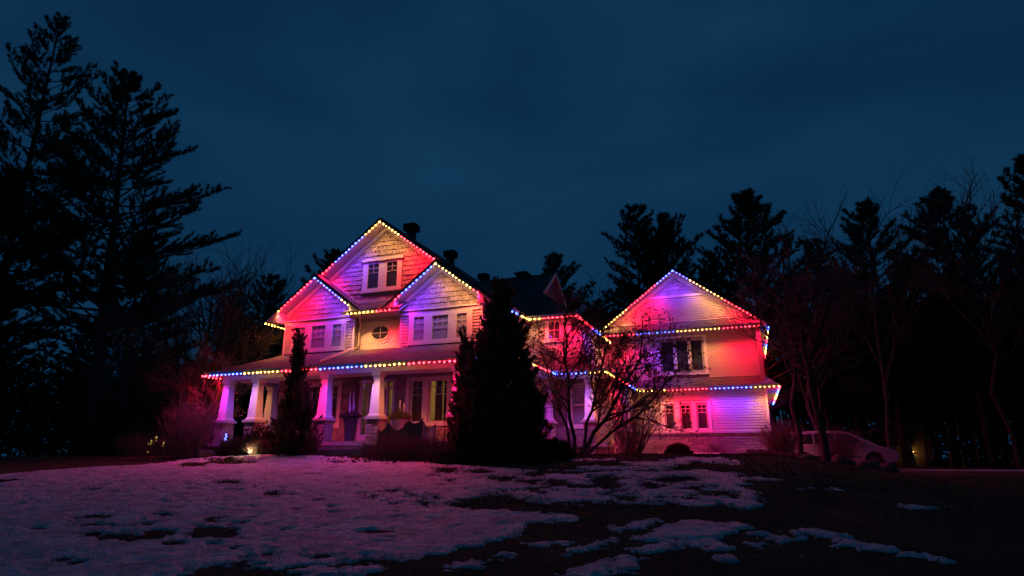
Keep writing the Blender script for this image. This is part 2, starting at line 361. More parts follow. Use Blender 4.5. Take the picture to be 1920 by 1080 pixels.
SNOW_PATCH= [[(-1.23, 7.4), (-0.82, 8.37), (-0.4, 8.31), (-0.18, 8.45), (0.04, 7.91), (-0.31, 8.01), (-0.46, 7.61), (-0.74, 7.38), (-0.96, 7.32), (-1.2, 7.0)], [(-1.26, 6.73), (-0.89, 7.2), (-0.65, 7.15), (-0.32, 6.93), (-0.51, 6.93), (-0.71, 7.07), (-0.92, 6.73), (-1.12, 6.53), (-1.16, 6.29), (-1.22, 5.9), (-1.42, 5.59), (-1.54, 5.57), (-1.63, 5.82), (-1.45, 6.04), (-1.33, 6.36)], [(-1.97, 6.41), (-1.71, 6.74), (-1.52, 7.16), (-1.49, 6.97), (-1.66, 6.52), (-1.84, 6.37)], [(-1.45, 8.33), (-1.33, 8.57), (-1.15, 8.38), (-1.27, 8.07), (-1.38, 7.77), (-1.55, 7.67), (-1.49, 8.01)], [(-0.08, 7.17), (0.06, 6.98), (0.18, 6.77), (0.05, 6.83)], [(0.02, 7.73), (0.28, 7.52), (0.23, 7.43), (0.07, 7.53)], [(0.35, 8.0), (0.53, 8.11), (0.72, 7.86), (0.86, 7.71), (0.86, 7.49), (1.11, 7.28), (1.02, 7.23), (0.76, 7.37), (0.66, 7.72), (0.41, 7.83)], [(-0.36, 6.55), (-0.12, 6.68), (-0.33, 6.43)], [(1.85, 10.26), (2.07, 10.54), (2.2, 10.28), (1.95, 10.05)], [(1.34, 7.02), (1.51, 6.93), (1.57, 6.83), (1.38, 6.86)], [(0.42, 12.06), (0.89, 12.17), (1.21, 12.12), (0.69, 11.77)], [(-0.05, 13.36), (0.31, 13.24), (0.05, 13.07)], [(-3.14, 17.31), (-2.2, 17.79), (-1.43, 18.82), (-0.84, 18.45), (-0.09, 17.42), (-0.39, 16.54), (-1.49, 17.66), (-1.83, 15.98), (-2.73, 15.76)], [(-5.16, 18.1), (-3.74, 18.1), (-4.4, 17.63)], [(-4.15, 15.52), (-2.65, 16.09), (-2.02, 15.22), (-3.48, 14.96)], [(-3.74, 5.32), (-3.61, 5.48), (-3.38, 5.32), (-3.59, 5.2)], [(-2.75, 5.71), (-2.63, 5.8), (-2.53, 5.7), (-2.65, 5.62)], [(-4.1, 5.17), (-3.97, 5.3), (-3.77, 5.2), (-3.87, 5.04)], [(9.8, 51.19), (14.11, 56.46), (10.78, 43.19), (7.75, 39.89)], [(-2.72, 6.26), (-2.36, 6.24), (-2.41, 6.09), (-2.64, 6.14)], [(-2.37, 6.78), (-2.11, 6.9), (-1.95, 6.78), (-2.2, 6.61)]]
GRASS_HOLE= [(-7.47, 5.98, 0.44, 0.09, -0.23, 0.17), (-7.16, 6.25, 0.29, 0.06, -0.26, 0.21), (-6.49, 6.45, 0.38, 0.08, -0.35, 0.34), (-8.74, 6.55, 0.28, 0.06, -0.22, 0.15), (-9.5, 7.05, 0.28, 0.05, -0.2, 0.15), (-8.0, 6.7, 0.17, 0.04, -0.16, 0.12), (-6.43, 5.85, 0.19, 0.05, -0.16, 0.14), (-8.14, 6.02, 0.19, 0.04, -0.22, 0.15), (-8.5, 7.46, 0.13, 0.02, -0.19, 0.16), (-7.21, 7.14, 0.12, 0.02, -0.15, 0.14), (-11.22, 11.29, 0.28, 0.04, -0.28, 0.28), (-8.48, 9.73, 0.12, 0.03, -0.17, 0.2), (-6.9, 9.09, 0.11, 0.02, -0.12, 0.16), (-6.4, 10.56, 0.19, 0.03, -0.17, 0.28), (-6.25, 9.7, 0.1, 0.02, -0.12, 0.18), (-5.47, 9.04, 0.11, 0.02, -0.1, 0.16), (-5.19, 9.68, 0.14, 0.02, -0.12, 0.24), (-4.91, 9.07, 0.09, 0.01, -0.12, 0.21), (-5.64, 9.93, 0.07, 0.01, -0.1, 0.18), (-7.23, 14.55, 0.29, 0.02, -0.36, 0.73), (-6.15, 12.39, 0.12, 0.01, -0.1, 0.19), (-6.85, 13.11, 0.1, 0.01, -0.18, 0.34), (-6.25, 14.33, 0.42, 0.03, -0.24, 0.55), (-5.05, 12.73, 0.29, 0.03, -0.17, 0.41), (-4.36, 12.29, 0.16, 0.02, -0.1, 0.28), (-4.66, 13.68, 0.25, 0.02, -0.17, 0.48), (-4.19, 14.22, 0.75, 0.06, -0.19, 0.65), (-3.49, 12.2, 0.26, 0.03, -0.12, 0.45), (-3.07, 11.64, 0.2, 0.03, -0.08, 0.33), (-2.87, 12.76, 0.37, 0.05, -0.17, 0.79), (-2.44, 11.72, 0.24, 0.03, -0.09, 0.49), (-1.8, 11.98, 0.24, 0.04, -0.09, 0.65), (-1.52, 12.91, 0.4, 0.04, -0.08, 0.68), (-1.02, 11.68, 0.27, 0.03, -0.03, 0.38), (-0.63, 11.02, 0.2, 0.03, -0.01, 0.26), (-0.99, 10.34, 0.15, 0.02, -0.03, 0.29), (-1.41, 10.39, 0.16, 0.03, -0.03, 0.24), (-0.3, 10.75, 0.1, 0.01, 0.0, 0.18), (-16.74, 16.97, 1.26, 0.03, -0.92, 0.93), (-17.36, 16.0, 0.62, 0.02, -0.95, 0.87), (-12.77, 17.2, 0.4, 0.01, -0.38, 0.5), (-1.88, 10.19, 0.21, 0.03, -0.04, 0.23), (-3.72, 10.92, 0.11, 0.02, -0.07, 0.22), (-5.44, 5.74, 0.08, 0.02, -0.1, 0.1), (-4.88, 5.62, 0.1, 0.02, -0.11, 0.12), (-5.08, 5.48, 0.06, 0.02, -0.1, 0.11), (-4.27, 5.69, 0.1, 0.02, -0.06, 0.08), (-4.54, 5.7, 0.08, 0.02, -0.07, 0.08)]

FOOT = [(-4.45, 6.9, .17, .55), (-6.7, 8.3, .13, .3), (-5.9, 8.15, .12, .3), (-6.3, 8.6, .12, .35), (-3.55, 7.35, .07, .5), (-8.1, 9.4, .12, .3), (-7.2, 9.9, .12, .35), (-5.1, 7.6, .14, .3), (-4.1, 7.9, .12, .3), (-5.6, 6.6, .12, .25), (-3.0, 7.7, .1, .3), (-7.9, 7.9, .1, .25)]
def poly_sd(x, y, poly):
    """signed distance, positive inside"""
    d = np.full(x.shape, 1e9); ins = np.zeros(x.shape, bool); n = len(poly)
    for i in range(n):
        (x1, y1), (x2, y2) = poly[i], poly[(i + 1) % n]
        ex, ey = x2 - x1, y2 - y1; wx, wy = x - x1, y - y1
        t = np.clip((wx * ex + wy * ey) / (ex * ex + ey * ey + 1e-9), 0, 1)
        d = np.minimum(d, np.hypot(wx - ex * t, wy - ey * t))
        c = ((y1 > y) != (y2 > y)) & (x < (x2 - x1) * (y - y1) / (y2 - y1 + 1e-12) + x1); ins ^= c
    return np.where(ins, d, -d)
def snow_field(x, y):
    S = poly_sd(x, y, SNOW_MAIN)
    near = (y < 26)
    for P_ in SNOW_PATCH: S = np.maximum(S, poly_sd(x, y, P_) + .03)
    for cx, cy_, ax, ay, bx, by in GRASS_HOLE:
        det = ax * by - ay * bx; u = ((x - cx) * by - (y - cy_) * bx) / det; v = ((y - cy_) * ax - (x - cx) * ay) / det
        r = np.sqrt(u * u + v * v); S = np.minimum(S, (r - 1.0) * min(math.hypot(ax, ay), math.hypot(bx, by)))
    k = np.clip(y / 14, .8, 1.2); pat = ss(-7, -3.5, x) * ss(8.5, 10, y)          # the snow right of centre is broken up
    n1 = fbm(x, y * .8, 1.5, 6, 3); n2 = fbm(x + .5 * y, y, 5.5, 5, 9)
    S = np.minimum(S, (fbm(x, y, 2.3, 3, 14) + .60) * .9)                           # stray melted holes
    return S + k * ((.22 + .16 * pat) * n1 + (.26 + .2 * pat) * n2 + .20 * fbm(x, y, 13, 3, 15) + .12 * fbm(x, y, 29, 2, 16)) - .05 * pat
def snow_top(x, y):
    S = snow_field(x, y)
    t = np.where(S > 0, .022 * (1 - np.exp(-S / .05)) + .012 * np.clip(S, 0, 1), np.maximum(S * .35, -.06))
    dunes = (.022 * fbm(x, y, 2.2, 4, 5) + .016 * fbm(x * .6 + y * .4, y, 6, 4, 8) + .020 * fbm(x, y, 12, 3, 12)) * np.clip(S / .25, 0, 1)
    mound = .13 * np.exp(-(((x + 16.2) / 2.6) ** 2 + ((y - 18.0) / .8) ** 2)) * np.clip(S / .2, 0, 1)
    z = t + dunes + mound
    rs = np.random.RandomState(4)
    dimp = list(FOOT) + [(rs.uniform(-13, -1), rs.uniform(5.5, 16), rs.uniform(.03, .12), rs.uniform(.1, .35)) for _ in range(260)]
    for fx, fy, r, dp in dimp:
        q = np.exp(-(((x - fx) / (r * 1.4)) ** 2 + ((y - fy) / r) ** 2) ** 2); z = z - q * dp * .12 * (S > .05)
    return ground(x, y) + z + .004
def snow_mat():
    m, n, l, p = nodes_of('old_snow'); p.inputs['Roughness'].default_value = .55; p.inputs['Specular IOR Level'].default_value = .35
    t = n.new('ShaderNodeTexCoord')
    a = n.new('ShaderNodeTexNoise'); a.inputs['Scale'].default_value = 2.2; a.inputs['Detail'].default_value = 9; a.inputs['Roughness'].default_value = .62; l.new(t.outputs['Object'], a.inputs['Vector'])
    r = n.new('ShaderNodeValToRGB'); r.color_ramp.elements[0].position = .25; r.color_ramp.elements[0].color = (.30, .29, .30, 1)
    r.color_ramp.elements[1].position = .6; r.color_ramp.elements[1].color = (.76, .76, .78, 1); l.new(a.outputs['Fac'], r.inputs['Fac'])
    sp = n.new('ShaderNodeTexNoise'); sp.inputs['Scale'].default_value = 26; sp.inputs['Detail'].default_value = 4; l.new(t.outputs['Object'], sp.inputs['Vector'])
    r2 = n.new('ShaderNodeValToRGB'); r2.color_ramp.elements[0].position = .30; r2.color_ramp.elements[0].color = (.12, .10, .08, 1)
    r2.color_ramp.elements[1].position = .38; r2.color_ramp.elements[1].color = (1, 1, 1, 1); l.new(sp.outputs['Fac'], r2.inputs['Fac'])
    mx = n.new('ShaderNodeMix'); mx.data_type = 'RGBA'; mx.blend_type = 'MULTIPLY'; mx.inputs['Factor'].default_value = .8
    l.new(r.outputs['Color'], mx.inputs['A']); l.new(r2.outputs['Color'], mx.inputs['B']); l.new(mx.outputs['Result'], p.inputs['Base Color'])
    b = n.new('ShaderNodeTexNoise'); b.inputs['Scale'].default_value = 16; b.inputs['Detail'].default_value = 8; b.inputs['Roughness'].default_value = .65; l.new(t.outputs['Object'], b.inputs['Vector'])
    bp = n.new('ShaderNodeBump'); bp.inputs['Strength'].default_value = 1.0; bp.inputs['Distance'].default_value = .05
    b2 = n.new('ShaderNodeTexNoise'); b2.inputs['Scale'].default_value = 5; b2.inputs['Detail'].default_value = 6; b2.inputs['Distortion'].default_value = .6; l.new(t.outputs['Object'], b2.inputs['Vector'])
    ad = n.new('ShaderNodeMath'); ad.operation = 'MULTIPLY_ADD'; ad.inputs[1].default_value = 1.6; l.new(b2.outputs['Fac'], ad.inputs[0]); l.new(b.outputs['Fac'], ad.inputs[2]); l.new(ad.outputs[0], bp.inputs['Height'])
    l.new(bp.outputs['Normal'], p.inputs['Normal']); return m
M['snow'] = snow_mat()
Vn, Fn = grid_mesh('snow', np.arange(-17.5, 5.0, .035), np.arange(3.6, 11.0001, .035), snow_top)
Vf, Ff = grid_mesh('snow', np.arange(-27, 9.0, .07), np.arange(11.0, 19.9, .07), snow_top)
V = np.concatenate([Vn, Vf]); F = np.concatenate([Fn, Ff + len(Vn)])
keep = (V[:, 2] - ground(V[:, 0], V[:, 1])) > -.012
F = F[keep[F].any(1)]; used = np.unique(F); rem = np.full(len(V), -1); rem[used] = np.arange(len(used))
kind(tag(put('snow', np_mesh('snow', V[used], rem[F]), M['snow'], None, True), 'melting patchy old snow lying over the front lawn', 'snow'), 'stuff')

# snow lying by the wing, at the retaining wall and along the driveway
def snow_heap(pts_fn, label, x0, x1, y0, y1, h, seed):
    xs = np.arange(x0, x1, .06); ys = np.arange(y0, y1, .06)
    def zf(x, y):
        u = (x - (x0 + x1) / 2) / ((x1 - x0) / 2); v = (y - (y0 + y1) / 2) / ((y1 - y0) / 2)
        e = 1 - np.sqrt(u * u + v * v) + .9 * fbm(x, y, 1.5, 4, seed)
        return ground(x, y) + np.clip(e, -.4, 1) * h
    V, F = grid_mesh('s', xs, ys, zf); k_ = (V[:, 2] - ground(V[:, 0], V[:, 1])) > -.02; F = F[k_[F].any(1)]
    u_ = np.unique(F); r_ = np.full(len(V), -1); r_[u_] = np.arange(len(u_))
    kind(tag(put('snow_heap', np_mesh('snow_heap', V[u_], r_[F]), M['snow'], None, True), label, 'snow'), 'stuff')
snow_heap(None, 'crusted snow bank along the foot of the right wing', -4.9, .6, 28.2, 31.9, .16, 21)
snow_heap(None, 'small snow remnant on top of the low block wall', .6, 3.4, 29.6, 31.2, .34, 22)
snow_heap(None, 'thin snow strip beside the driveway past the van', 6.2, 16, 31.5, 33.5, .05, 23)

# dead grass blades wherever the snow has melted
rng = np.random.default_rng(5)
def scatter(n, x0, x1, y0, y1): return rng.uniform(x0, x1, n), rng.uniform(y0, y1, n)
GV, GF, gb = [], [], 0
for n_, x0, x1, y0, y1, L, W_, lim in ((95000, -12.5, 5, 4.3, 9, .055, .0035, .06), (80000, -14, 6, 9, 14, .07, .006, .06), (60000, -18, 9, 14, 21, .075, .009, .03)):
    x, y = scatter(n_, x0, x1, y0, y1); S = snow_field(x, y); k_ = (S < lim) | (rng.random(len(x)) < .8 * np.exp(-np.maximum(S, 0) / .10)); x, y = x[k_], y[k_]
    cl = vnoise(x, y, 5, 2) * .6 + vnoise(x, y, 1.3, 6) * .5; k_ = rng.random(len(x)) < np.clip(cl * 1.5 - .15, .15, 1); x, y = x[k_], y[k_]
    P_ = np.stack([x, y, ground(x, y) - .005 + .012 * (snow_field(x, y) > 0)], -1); D_ = np.tile([0.15, -.05, 1.0], (len(x), 1))
    v_, f_ = blades(P_, D_, L, W_, rng, .55, 1); GV.append(v_); GF.append(f_ + gb); gb += len(v_)
M['grass'] = mat('dead_grass', (.10, .085, .045), .9, var=.4, scale=3, col2=(.17, .14, .075))
kind(tag(put('grass', np_mesh('grass', np.concatenate(GV), np.concatenate(GF)), M['grass']), 'flattened dead winter grass between the snow patches', 'grass'), 'stuff')
# fallen leaves along the planting beds
LV, LF, lb = [], [], 0
for n_, x0, x1, y0, y1 in ((1500, -6.2, .5, 18.6, 26), (1100, -20, -12, 17.6, 19.3), (500, -12, -6.5, 16.4, 17.6), (900, -32, -20, 17, 24)):
    x, y = scatter(n_, x0, x1, y0, y1); S = snow_field(x, y); k_ = (S < .12) | (rng.random(len(x)) < .12); x, y = x[k_], y[k_]
    P_ = np.stack([x, y, ground(x, y) + .02 + .055 * (snow_field(x, y) > 0)], -1); D_ = rng.normal(0, 1, (len(x), 3)) * [1, 1, .35]
    v_, f_ = blades(P_, D_, .10, .035, rng, .4, 2); LV.append(v_); LF.append(f_ + lb); lb += len(v_)
kind(tag(put('fallen_leaves', np_mesh('fallen_leaves', np.concatenate(LV), np.concatenate(LF)), M['dead']), 'brown fallen leaves scattered along the planting beds', 'leaves'), 'stuff')

# ------------------------------------------------------------------ the house
house = thing('house', 'two-storey gabled house with wraparound porch and right wing, trimmed with coloured lights', 'house', (-10.0, 22.0, 1.6))
def part(name, mb, m, parent=None, smooth=False): return mb.build(name, M[m], parent or house, smooth)

def wall_panel(mb, axis, a0, a1, z0, z1, plane, th, openings=()):
    """wall slab with rectangular openings; axis 'x': runs along X, front at Y=plane; axis 'y': runs along Y, outer face at X=plane"""
    xs = sorted({a0, a1, *[v for o in openings for v in o[:2] if a0 < v < a1]}); zs = sorted({z0, z1, *[v for o in openings for v in o[2:] if z0 < v < z1]})
    for i in range(len(xs) - 1):
        for j in range(len(zs) - 1):
            cx, cz = (xs[i] + xs[i + 1]) / 2, (zs[j] + zs[j + 1]) / 2
            if any(o[0] < cx < o[1] and o[2] < cz < o[3] for o in openings): continue
            if axis == 'x': mb.box(xs[i], xs[i + 1], plane, plane + th, zs[j], zs[j + 1])
            else: mb.box(plane - th, plane, xs[i], xs[i + 1], zs[j], zs[j + 1])
    return mb

CXL, CXR, CXM = -17.47, -11.45, -14.5
PITCH = .75
# openings of the ground-floor windows and the door unit
def bay_openings(cx): return [(cx - 1.29, cx - .67, 2.83, 4.60), (cx - .43, cx + .45, 2.83, 4.60), (cx + .68, cx + 1.29, 2.83, 4.60)]
wall_bayL = part('wall', wall_panel(MB(), 'x', -19.38, -15.62, 1.5, 7.5, 22.0, .2, bay_openings(CXL)), 'mortar')
wall_bayR = part('wall', wall_panel(MB(), 'x', -13.36, -9.6, 1.5, 7.5, 22.0, .2, bay_openings(CXR)), 'mortar')
mb = wall_panel(MB(), 'x', -15.62, -13.36, 1.5, 8.2, 22.36, .15, [(-15.25, -13.73, 2.2, 4.62)])
mb.box(-15.64, -15.60, 22.2, 22.36, 1.5, 7.5); mb.box(-13.38, -13.34, 22.2, 22.36, 1.5, 7.5)
wall_door = part('wall', mb, 'mortar')
# other outer walls (sides and back, so the house is closed)
mb = MB(); wall_panel(mb, 'y', 22.2, 37, 1.5, 7.6, -19.18, .2); wall_panel(mb, 'y', 22.2, 37, 1.5, 7.6, -9.6, .2)
mb.box(-19.38, -7, 37, 37.2, 1.5, 8); part('wall', mb, 'siding')
wall_mid = part('wall', wall_panel(MB(), 'x', -9.6, -5.45, 1.5, 4.9, 26.2, .2, [(-7.2, -6.3, 2.85, 4.55), (-9.05, -8.25, 2.85, 4.55)]), 'mortar')
wall_red = part('wall', wall_panel(MB(), 'y', 26.4, 32.2, 1.4, 4.9, -5.45, .2, [(26.75, 27.55, 1.58, 1.90)]), 'mortar')
wall_midup = part('wall', wall_panel(MB(), 'x', -9.6, -7.0, 5.6, 7.6, 25.72, .2), 'backing')
wall_midside = part('wall', wall_panel(MB(), 'y', 25.92, 33, 5.2, 7.6, -7.0, .2), 'backing')
wall_winglow = part('wall', wall_panel(MB(), 'x', -5.45, .93, 1.2, 4.9, 32.2, .2, [(-3.86, -3.5, 2.86, 4.06), (-3.1, -2.7, 2.86, 4.06), (-2.32, -1.92, 2.86, 4.06)]), 'mortar')
wall_wingup = part('wall', wall_panel(MB(), 'x', -7.05, .95, 5.3, 8.6, 33.02, .2, [(-3.98, -1.94, 5.92, 7.47)]), 'backing')
mb = MB(); wall_panel(mb, 'y', 32.4, 43.5, 1.2, 8.2, .95, .2); wall_panel(mb, 'y', 33.2, 43.5, 1.2, 8.2, -6.85, .2); mb.box(-7.05, .95, 43.5, 43.7, 1.2, 8.2)
part('wall', mb, 'siding')

def gable_wall(cx, apex, half, zb, y, th=.15):
    zt = apex - .2; w = min(half, (zt - zb) / PITCH)
    poly = [(cx - half, y, zb), (cx + half, y, zb)]
    ze = zt - PITCH * half
    if ze > zb + .02: poly += [(cx + half, y, ze), (cx, y, zt), (cx - half, y, ze)]
    else: poly = [(cx - w, y, zb), (cx + w, y, zb), (cx, y, zt)]
    return MB().prism(poly, (0, th, 0))
gab_L = part('gable_wall', gable_wall(CXL, 9.45, 1.89, 7.5, 22.0), 'backing')
gab_R = part('gable_wall', gable_wall(CXR, 9.45, 1.89, 7.5, 22.0), 'backing')
gab_M = part('gable_wall', gable_wall(CXM, 11.85, 4.9, 7.6, 22.37), 'backing')
gab_W = part('gable_wall', gable_wall(-3.05, 11.4, 4.0, 8.3, 33.02), 'backing')

# --- bricks -----------------------------------------------------------------
um = MB(); i1, i2 = .03, .07
um.add([(-.5, 1, -.5), (.5, 1, -.5), (.5, 1, .5), (-.5, 1, .5), (-.5 + i1, 0, -.5 + i2), (.5 - i1, 0, -.5 + i2), (.5 - i1, 0, .5 - i2), (-.5 + i1, 0, .5 - i2)],
       [(4, 5, 6, 7), (0, 1, 5, 4), (1, 2, 6, 5), (2, 3, 7, 6), (3, 0, 4, 7)])
BRICKS = []
def bricks(parent, axis, plane, a0, a1, z0, z1, openings=(), course=.118, lens=(.18, .42), seed=1):
    r = random.Random(seed); n = max(1, round((z1 - z0) / course)); h = (z1 - z0) / n
    for i in range(n):
        zb, zt = z0 + i * h, z0 + (i + 1) * h
        iv = [(a0, a1)]
        for o in openings:
            if o[2] < zt - .01 and o[3] > zb + .01:
                iv = [s for (p, q) in iv for s in ((p, min(q, o[0])), (max(p, o[1]), q)) if s[1] - s[0] > .03]
        for p, q in iv:
            x = p
            while x < q - .01:
                w = r.uniform(*lens)
                if q - (x + w) < .12: w = q - x
                g_ = .012
                BRICKS.append((parent, axis, plane, x + w / 2, (zb + zt) / 2, w - g_, h - g_, r.uniform(.012, .038)))
                x += w
BO = lambda cx: [(cx - 1.45, cx + 1.45, 2.72, 4.72)]
bricks(wall_bayL, 'x', 22.0, -19.37, -15.63, 2.0, 4.9, BO(CXL), seed=2)
bricks(wall_bayR, 'x', 22.0, -13.35, -9.61, 2.0, 4.9, BO(CXR), seed=3)
bricks(wall_door, 'x', 22.36, -15.60, -13.38, 2.12, 4.9, [(-15.36, -13.62, 2.0, 4.70)], seed=4)
bricks(wall_mid, 'x', 26.2, -9.6, -5.46, 2.05, 4.9, [(-7.32, -6.2, 2.74, 4.66), (-9.15, -8.15, 2.74, 4.66)], seed=5)
bricks(wall_winglow, 'x', 32.2, -5.45, .92, 1.45, 2.70, [], .135, (.25, .6), seed=6)
bricks(wall_red, 'y', -5.45, 26.4, 32.2, 1.45, 2.70, [(26.7, 27.6, 1.5, 1.95)], .135, (.25, .6), seed=7)

# --- siding boards ----------------------------------------------------------
def board(parent, axis, plane, z0, z1, b0, b1, t0=None, t1=None, m='siding'):
    t0 = b0 if t0 is None else t0; t1 = b1 if t1 is None else t1
    if axis == 'x':
        v = [(b0, plane - .036, z0), (b1, plane - .036, z0), (b1, plane, z0), (b0, plane, z0), (t0, plane - .008, z1), (t1, plane - .008, z1), (t1, plane, z1), (t0, plane, z1)]
    else:
        v = [(plane + .036, b0, z0), (plane + .036, b1, z0), (plane, b1, z0), (plane, b0, z0), (plane + .008, t0, z1), (plane + .008, t1, z1), (plane, t1, z1), (plane, t0, z1)]
    return MB().hexa(v).build('siding_board', M[m], parent)
def siding(parent, axis, plane, a0, a1, z0, z1, openings=(), e=.122):
    n = max(1, round((z1 - z0) / e)); h = (z1 - z0) / n
    for i in range(n):
        zb, zt = z0 + i * h, z0 + (i + 1) * h; iv = [(a0, a1)]
        for o in openings:
            if o[2] < zt - .02 and o[3] > zb + .02:
                iv = [s for (p, q) in iv for s in ((p, min(q, o[0])), (max(p, o[1]), q)) if s[1] - s[0] > .04]
        for p, q in iv: board(parent, axis, plane, zb, zt, p, q)
for w_, cx in ((wall_bayL, CXL), (wall_bayR, CXR)):
    siding(w_, 'x', 22.0, cx - 1.80, cx - 1.44, 5.0, 7.29, e=.13); siding(w_, 'x', 22.0, cx + 1.44, cx + 1.80, 5.0, 7.29, e=.13)
siding(wall_midup, 'x', 25.72, -9.6, -7.08, 5.6, 7.5, [(-8.13, -7.19, 6.45, 7.5)])
siding(wall_midside, 'y', -7.0, 25.80, 33.0, 5.3, 7.5)
siding(wall_winglow, 'x', 32.2, -5.45, .85, 2.80, 4.80, [(-4.12, -1.69, 2.7, 4.27)])
siding(wall_red, 'y', -5.45, 26.3, 32.2, 2.80, 4.80)
siding(wall_wingup, 'x', 33.02, -7.05, .86, 5.40, 8.0, [(-4.26, -1.66, 5.6, 7.78)])
n_ = 11; zt_ = 11.4 - .2
for i in range(n_):
    z0 = 8.52 + i * .122; z1 = z0 + .122
    hw0 = min(3.98, (zt_ - z0) / PITCH - .05); hw1 = min(3.98, (zt_ - z1) / PITCH - .05)
    board(gab_W, 'x', 33.02, z0, z1, -3.05 - hw0, -3.05 + hw0, -3.05 - hw1, -3.05 + hw1)

# --- cedar shakes in the gables ---------------------------------------------
sm = MB().add([(-.5, 0, 0), (.5, 0, 0), (.5, 1, 0), (-.5, 1, 0), (-.5, .65, 1), (.5, .65, 1), (.5, 1, 1), (-.5, 1, 1)],
              [(3, 2, 1, 0), (0, 1, 5, 4), (1, 2, 6, 5), (2, 3, 7, 6), (3, 0, 4, 7), (4, 5, 6, 7)]).mesh('shake'); sm.materials.append(M['shake'])
def shakes(parent, cx, y, apex, half, zb, rows, e, openings=(), wr=(.13, .24), skip=None, seed=1):
    r = random.Random(seed)
    for i in range(rows):
        z0 = zb + i * e; zt = apex - .26; hw = min(half, (zt - z0 - .5 * e) / PITCH)
        if hw < .08: continue
        iv = [(cx - hw, cx + hw)]
        for o in openings:
            if o[2] < z0 + e - .02 and o[3] > z0 + .02:
                iv = [s for (p, q) in iv for s in ((p, min(q, o[0])), (max(p, o[1]), q)) if s[1] - s[0] > .03]
        for p, q in iv:
            x = p
            while x < q - .01:
                w = r.uniform(*wr)
                if q - (x + w) < .07: w = q - x
                if not (skip and skip(x + w / 2, z0 + e)):
                    o = link(bpy.data.objects.new('shake', sm)); o.parent = parent
                    dz = r.uniform(-.018, .008); d = r.uniform(.030, .046)
                    o.location = (x + w / 2, y - d, z0 + dz); o.scale = (w - .008, d, e * 1.08 - dz)
                    o.rotation_euler = (0, r.uniform(-.012, .012), 0)
                x += w
shakes(gab_L, CXL, 22.0, 9.45, 1.86, 7.53, 9, .212, seed=5)
shakes(gab_R, CXR, 22.0, 9.45, 1.86, 7.53, 9, .212, seed=6)
def under_bays(x, z):
    rz = max(9.45 - PITCH * abs(x - CXL), 9.45 - PITCH * abs(x - CXR), 8.15)
    return z < rz - .02
shakes(gab_M, CXM, 22.37, 11.85, 3.6, 8.18, 17, .212, [(-15.63, -13.57, 8.56, 10.16)], skip=under_bays, seed=7)
shakes(gab_W, -3.05, 33.02, 11.4, 3.9, 10.02, 5, .235, [], (.22, .40), seed=8)

# --- trim: rake boards, headers, corner boards ------------------------------
def rake_trim(cx, apex, half, y, wd=.22, th=.045, zmin=None):
    mb = MB(); zt = apex - .19
    for s in (-1, 1):
        xe = cx + s * half
        mb.prism([(cx, y - th, zt), (cx, y - th, zt - wd), (xe, y - th, zt - wd - PITCH * half), (xe, y - th, zt - PITCH * half)], (0, th - .002, 0))
    return mb
part('rake_trim', rake_trim(CXL, 9.45, 1.90, 22.0), 'trim'); part('rake_trim', rake_trim(CXR, 9.45, 1.90, 22.0), 'trim')
part('rake_trim', rake_trim(CXM, 11.85, 4.2, 22.37), 'trim'); part('rake_trim', rake_trim(-3.05, 11.4, 3.98, 33.02, .26), 'trim')
mb = MB().box(-4.62, -1.48, 32.965, 33.02, 9.86, 10.0); part('belt_trim', mb, 'trim')
# flashing line where the main gable meets the bay roofs
mb = MB()
for s, cx in ((1, CXL), (-1, CXR)):
    mb.prism([(cx, 22.30, 9.47), (cx, 22.30, 9.38), (cx + s * 1.70, 22.30, 8.105), (cx + s * 1.70, 22.30, 8.195)], (0, .06, 0))
mb.box(-15.80, -13.12, 22.30, 22.37, 8.13, 8.20); part('flashing', mb, 'down')
for cx in (CXL, CXR):
    mb = MB().box(cx - 1.90, cx + 1.90, 21.945, 22.0, 7.29, 7.47).box(cx - 1.93, cx + 1.93, 21.90, 22.0, 7.47, 7.52)
    part('header_band', mb, 'trim')
    for s in (-1, 1):
        x = cx + s * 1.845; part('corner_board', MB().box(x - .045, x + .045, 21.965, 22.0, 5.0, 7.29), 'trim')
for x0, x1, y0, y1, z0, z1 in ((-7.09, -6.97, 25.69, 25.72, 5.6, 7.5), (-7.0, -6.965, 25.70, 25.80, 5.3, 7.5), (.85, .965, 32.99, 33.02, 5.3, 8.3), (.84, .95, 32.165, 32.2, 2.75, 4.85), (-5.45, -5.415, 26.2, 26.32, 2.75, 4.85)):
    part('corner_board', MB().box(x0, x1, y0, y1, z0, z1), 'trim')
mb = MB().box(-5.47, .96, 32.12, 32.2, 2.70, 2.80); mb.box(-5.45, -5.37, 26.4, 32.1, 2.70, 2.80); part('stone_ledge', mb, 'capstone')

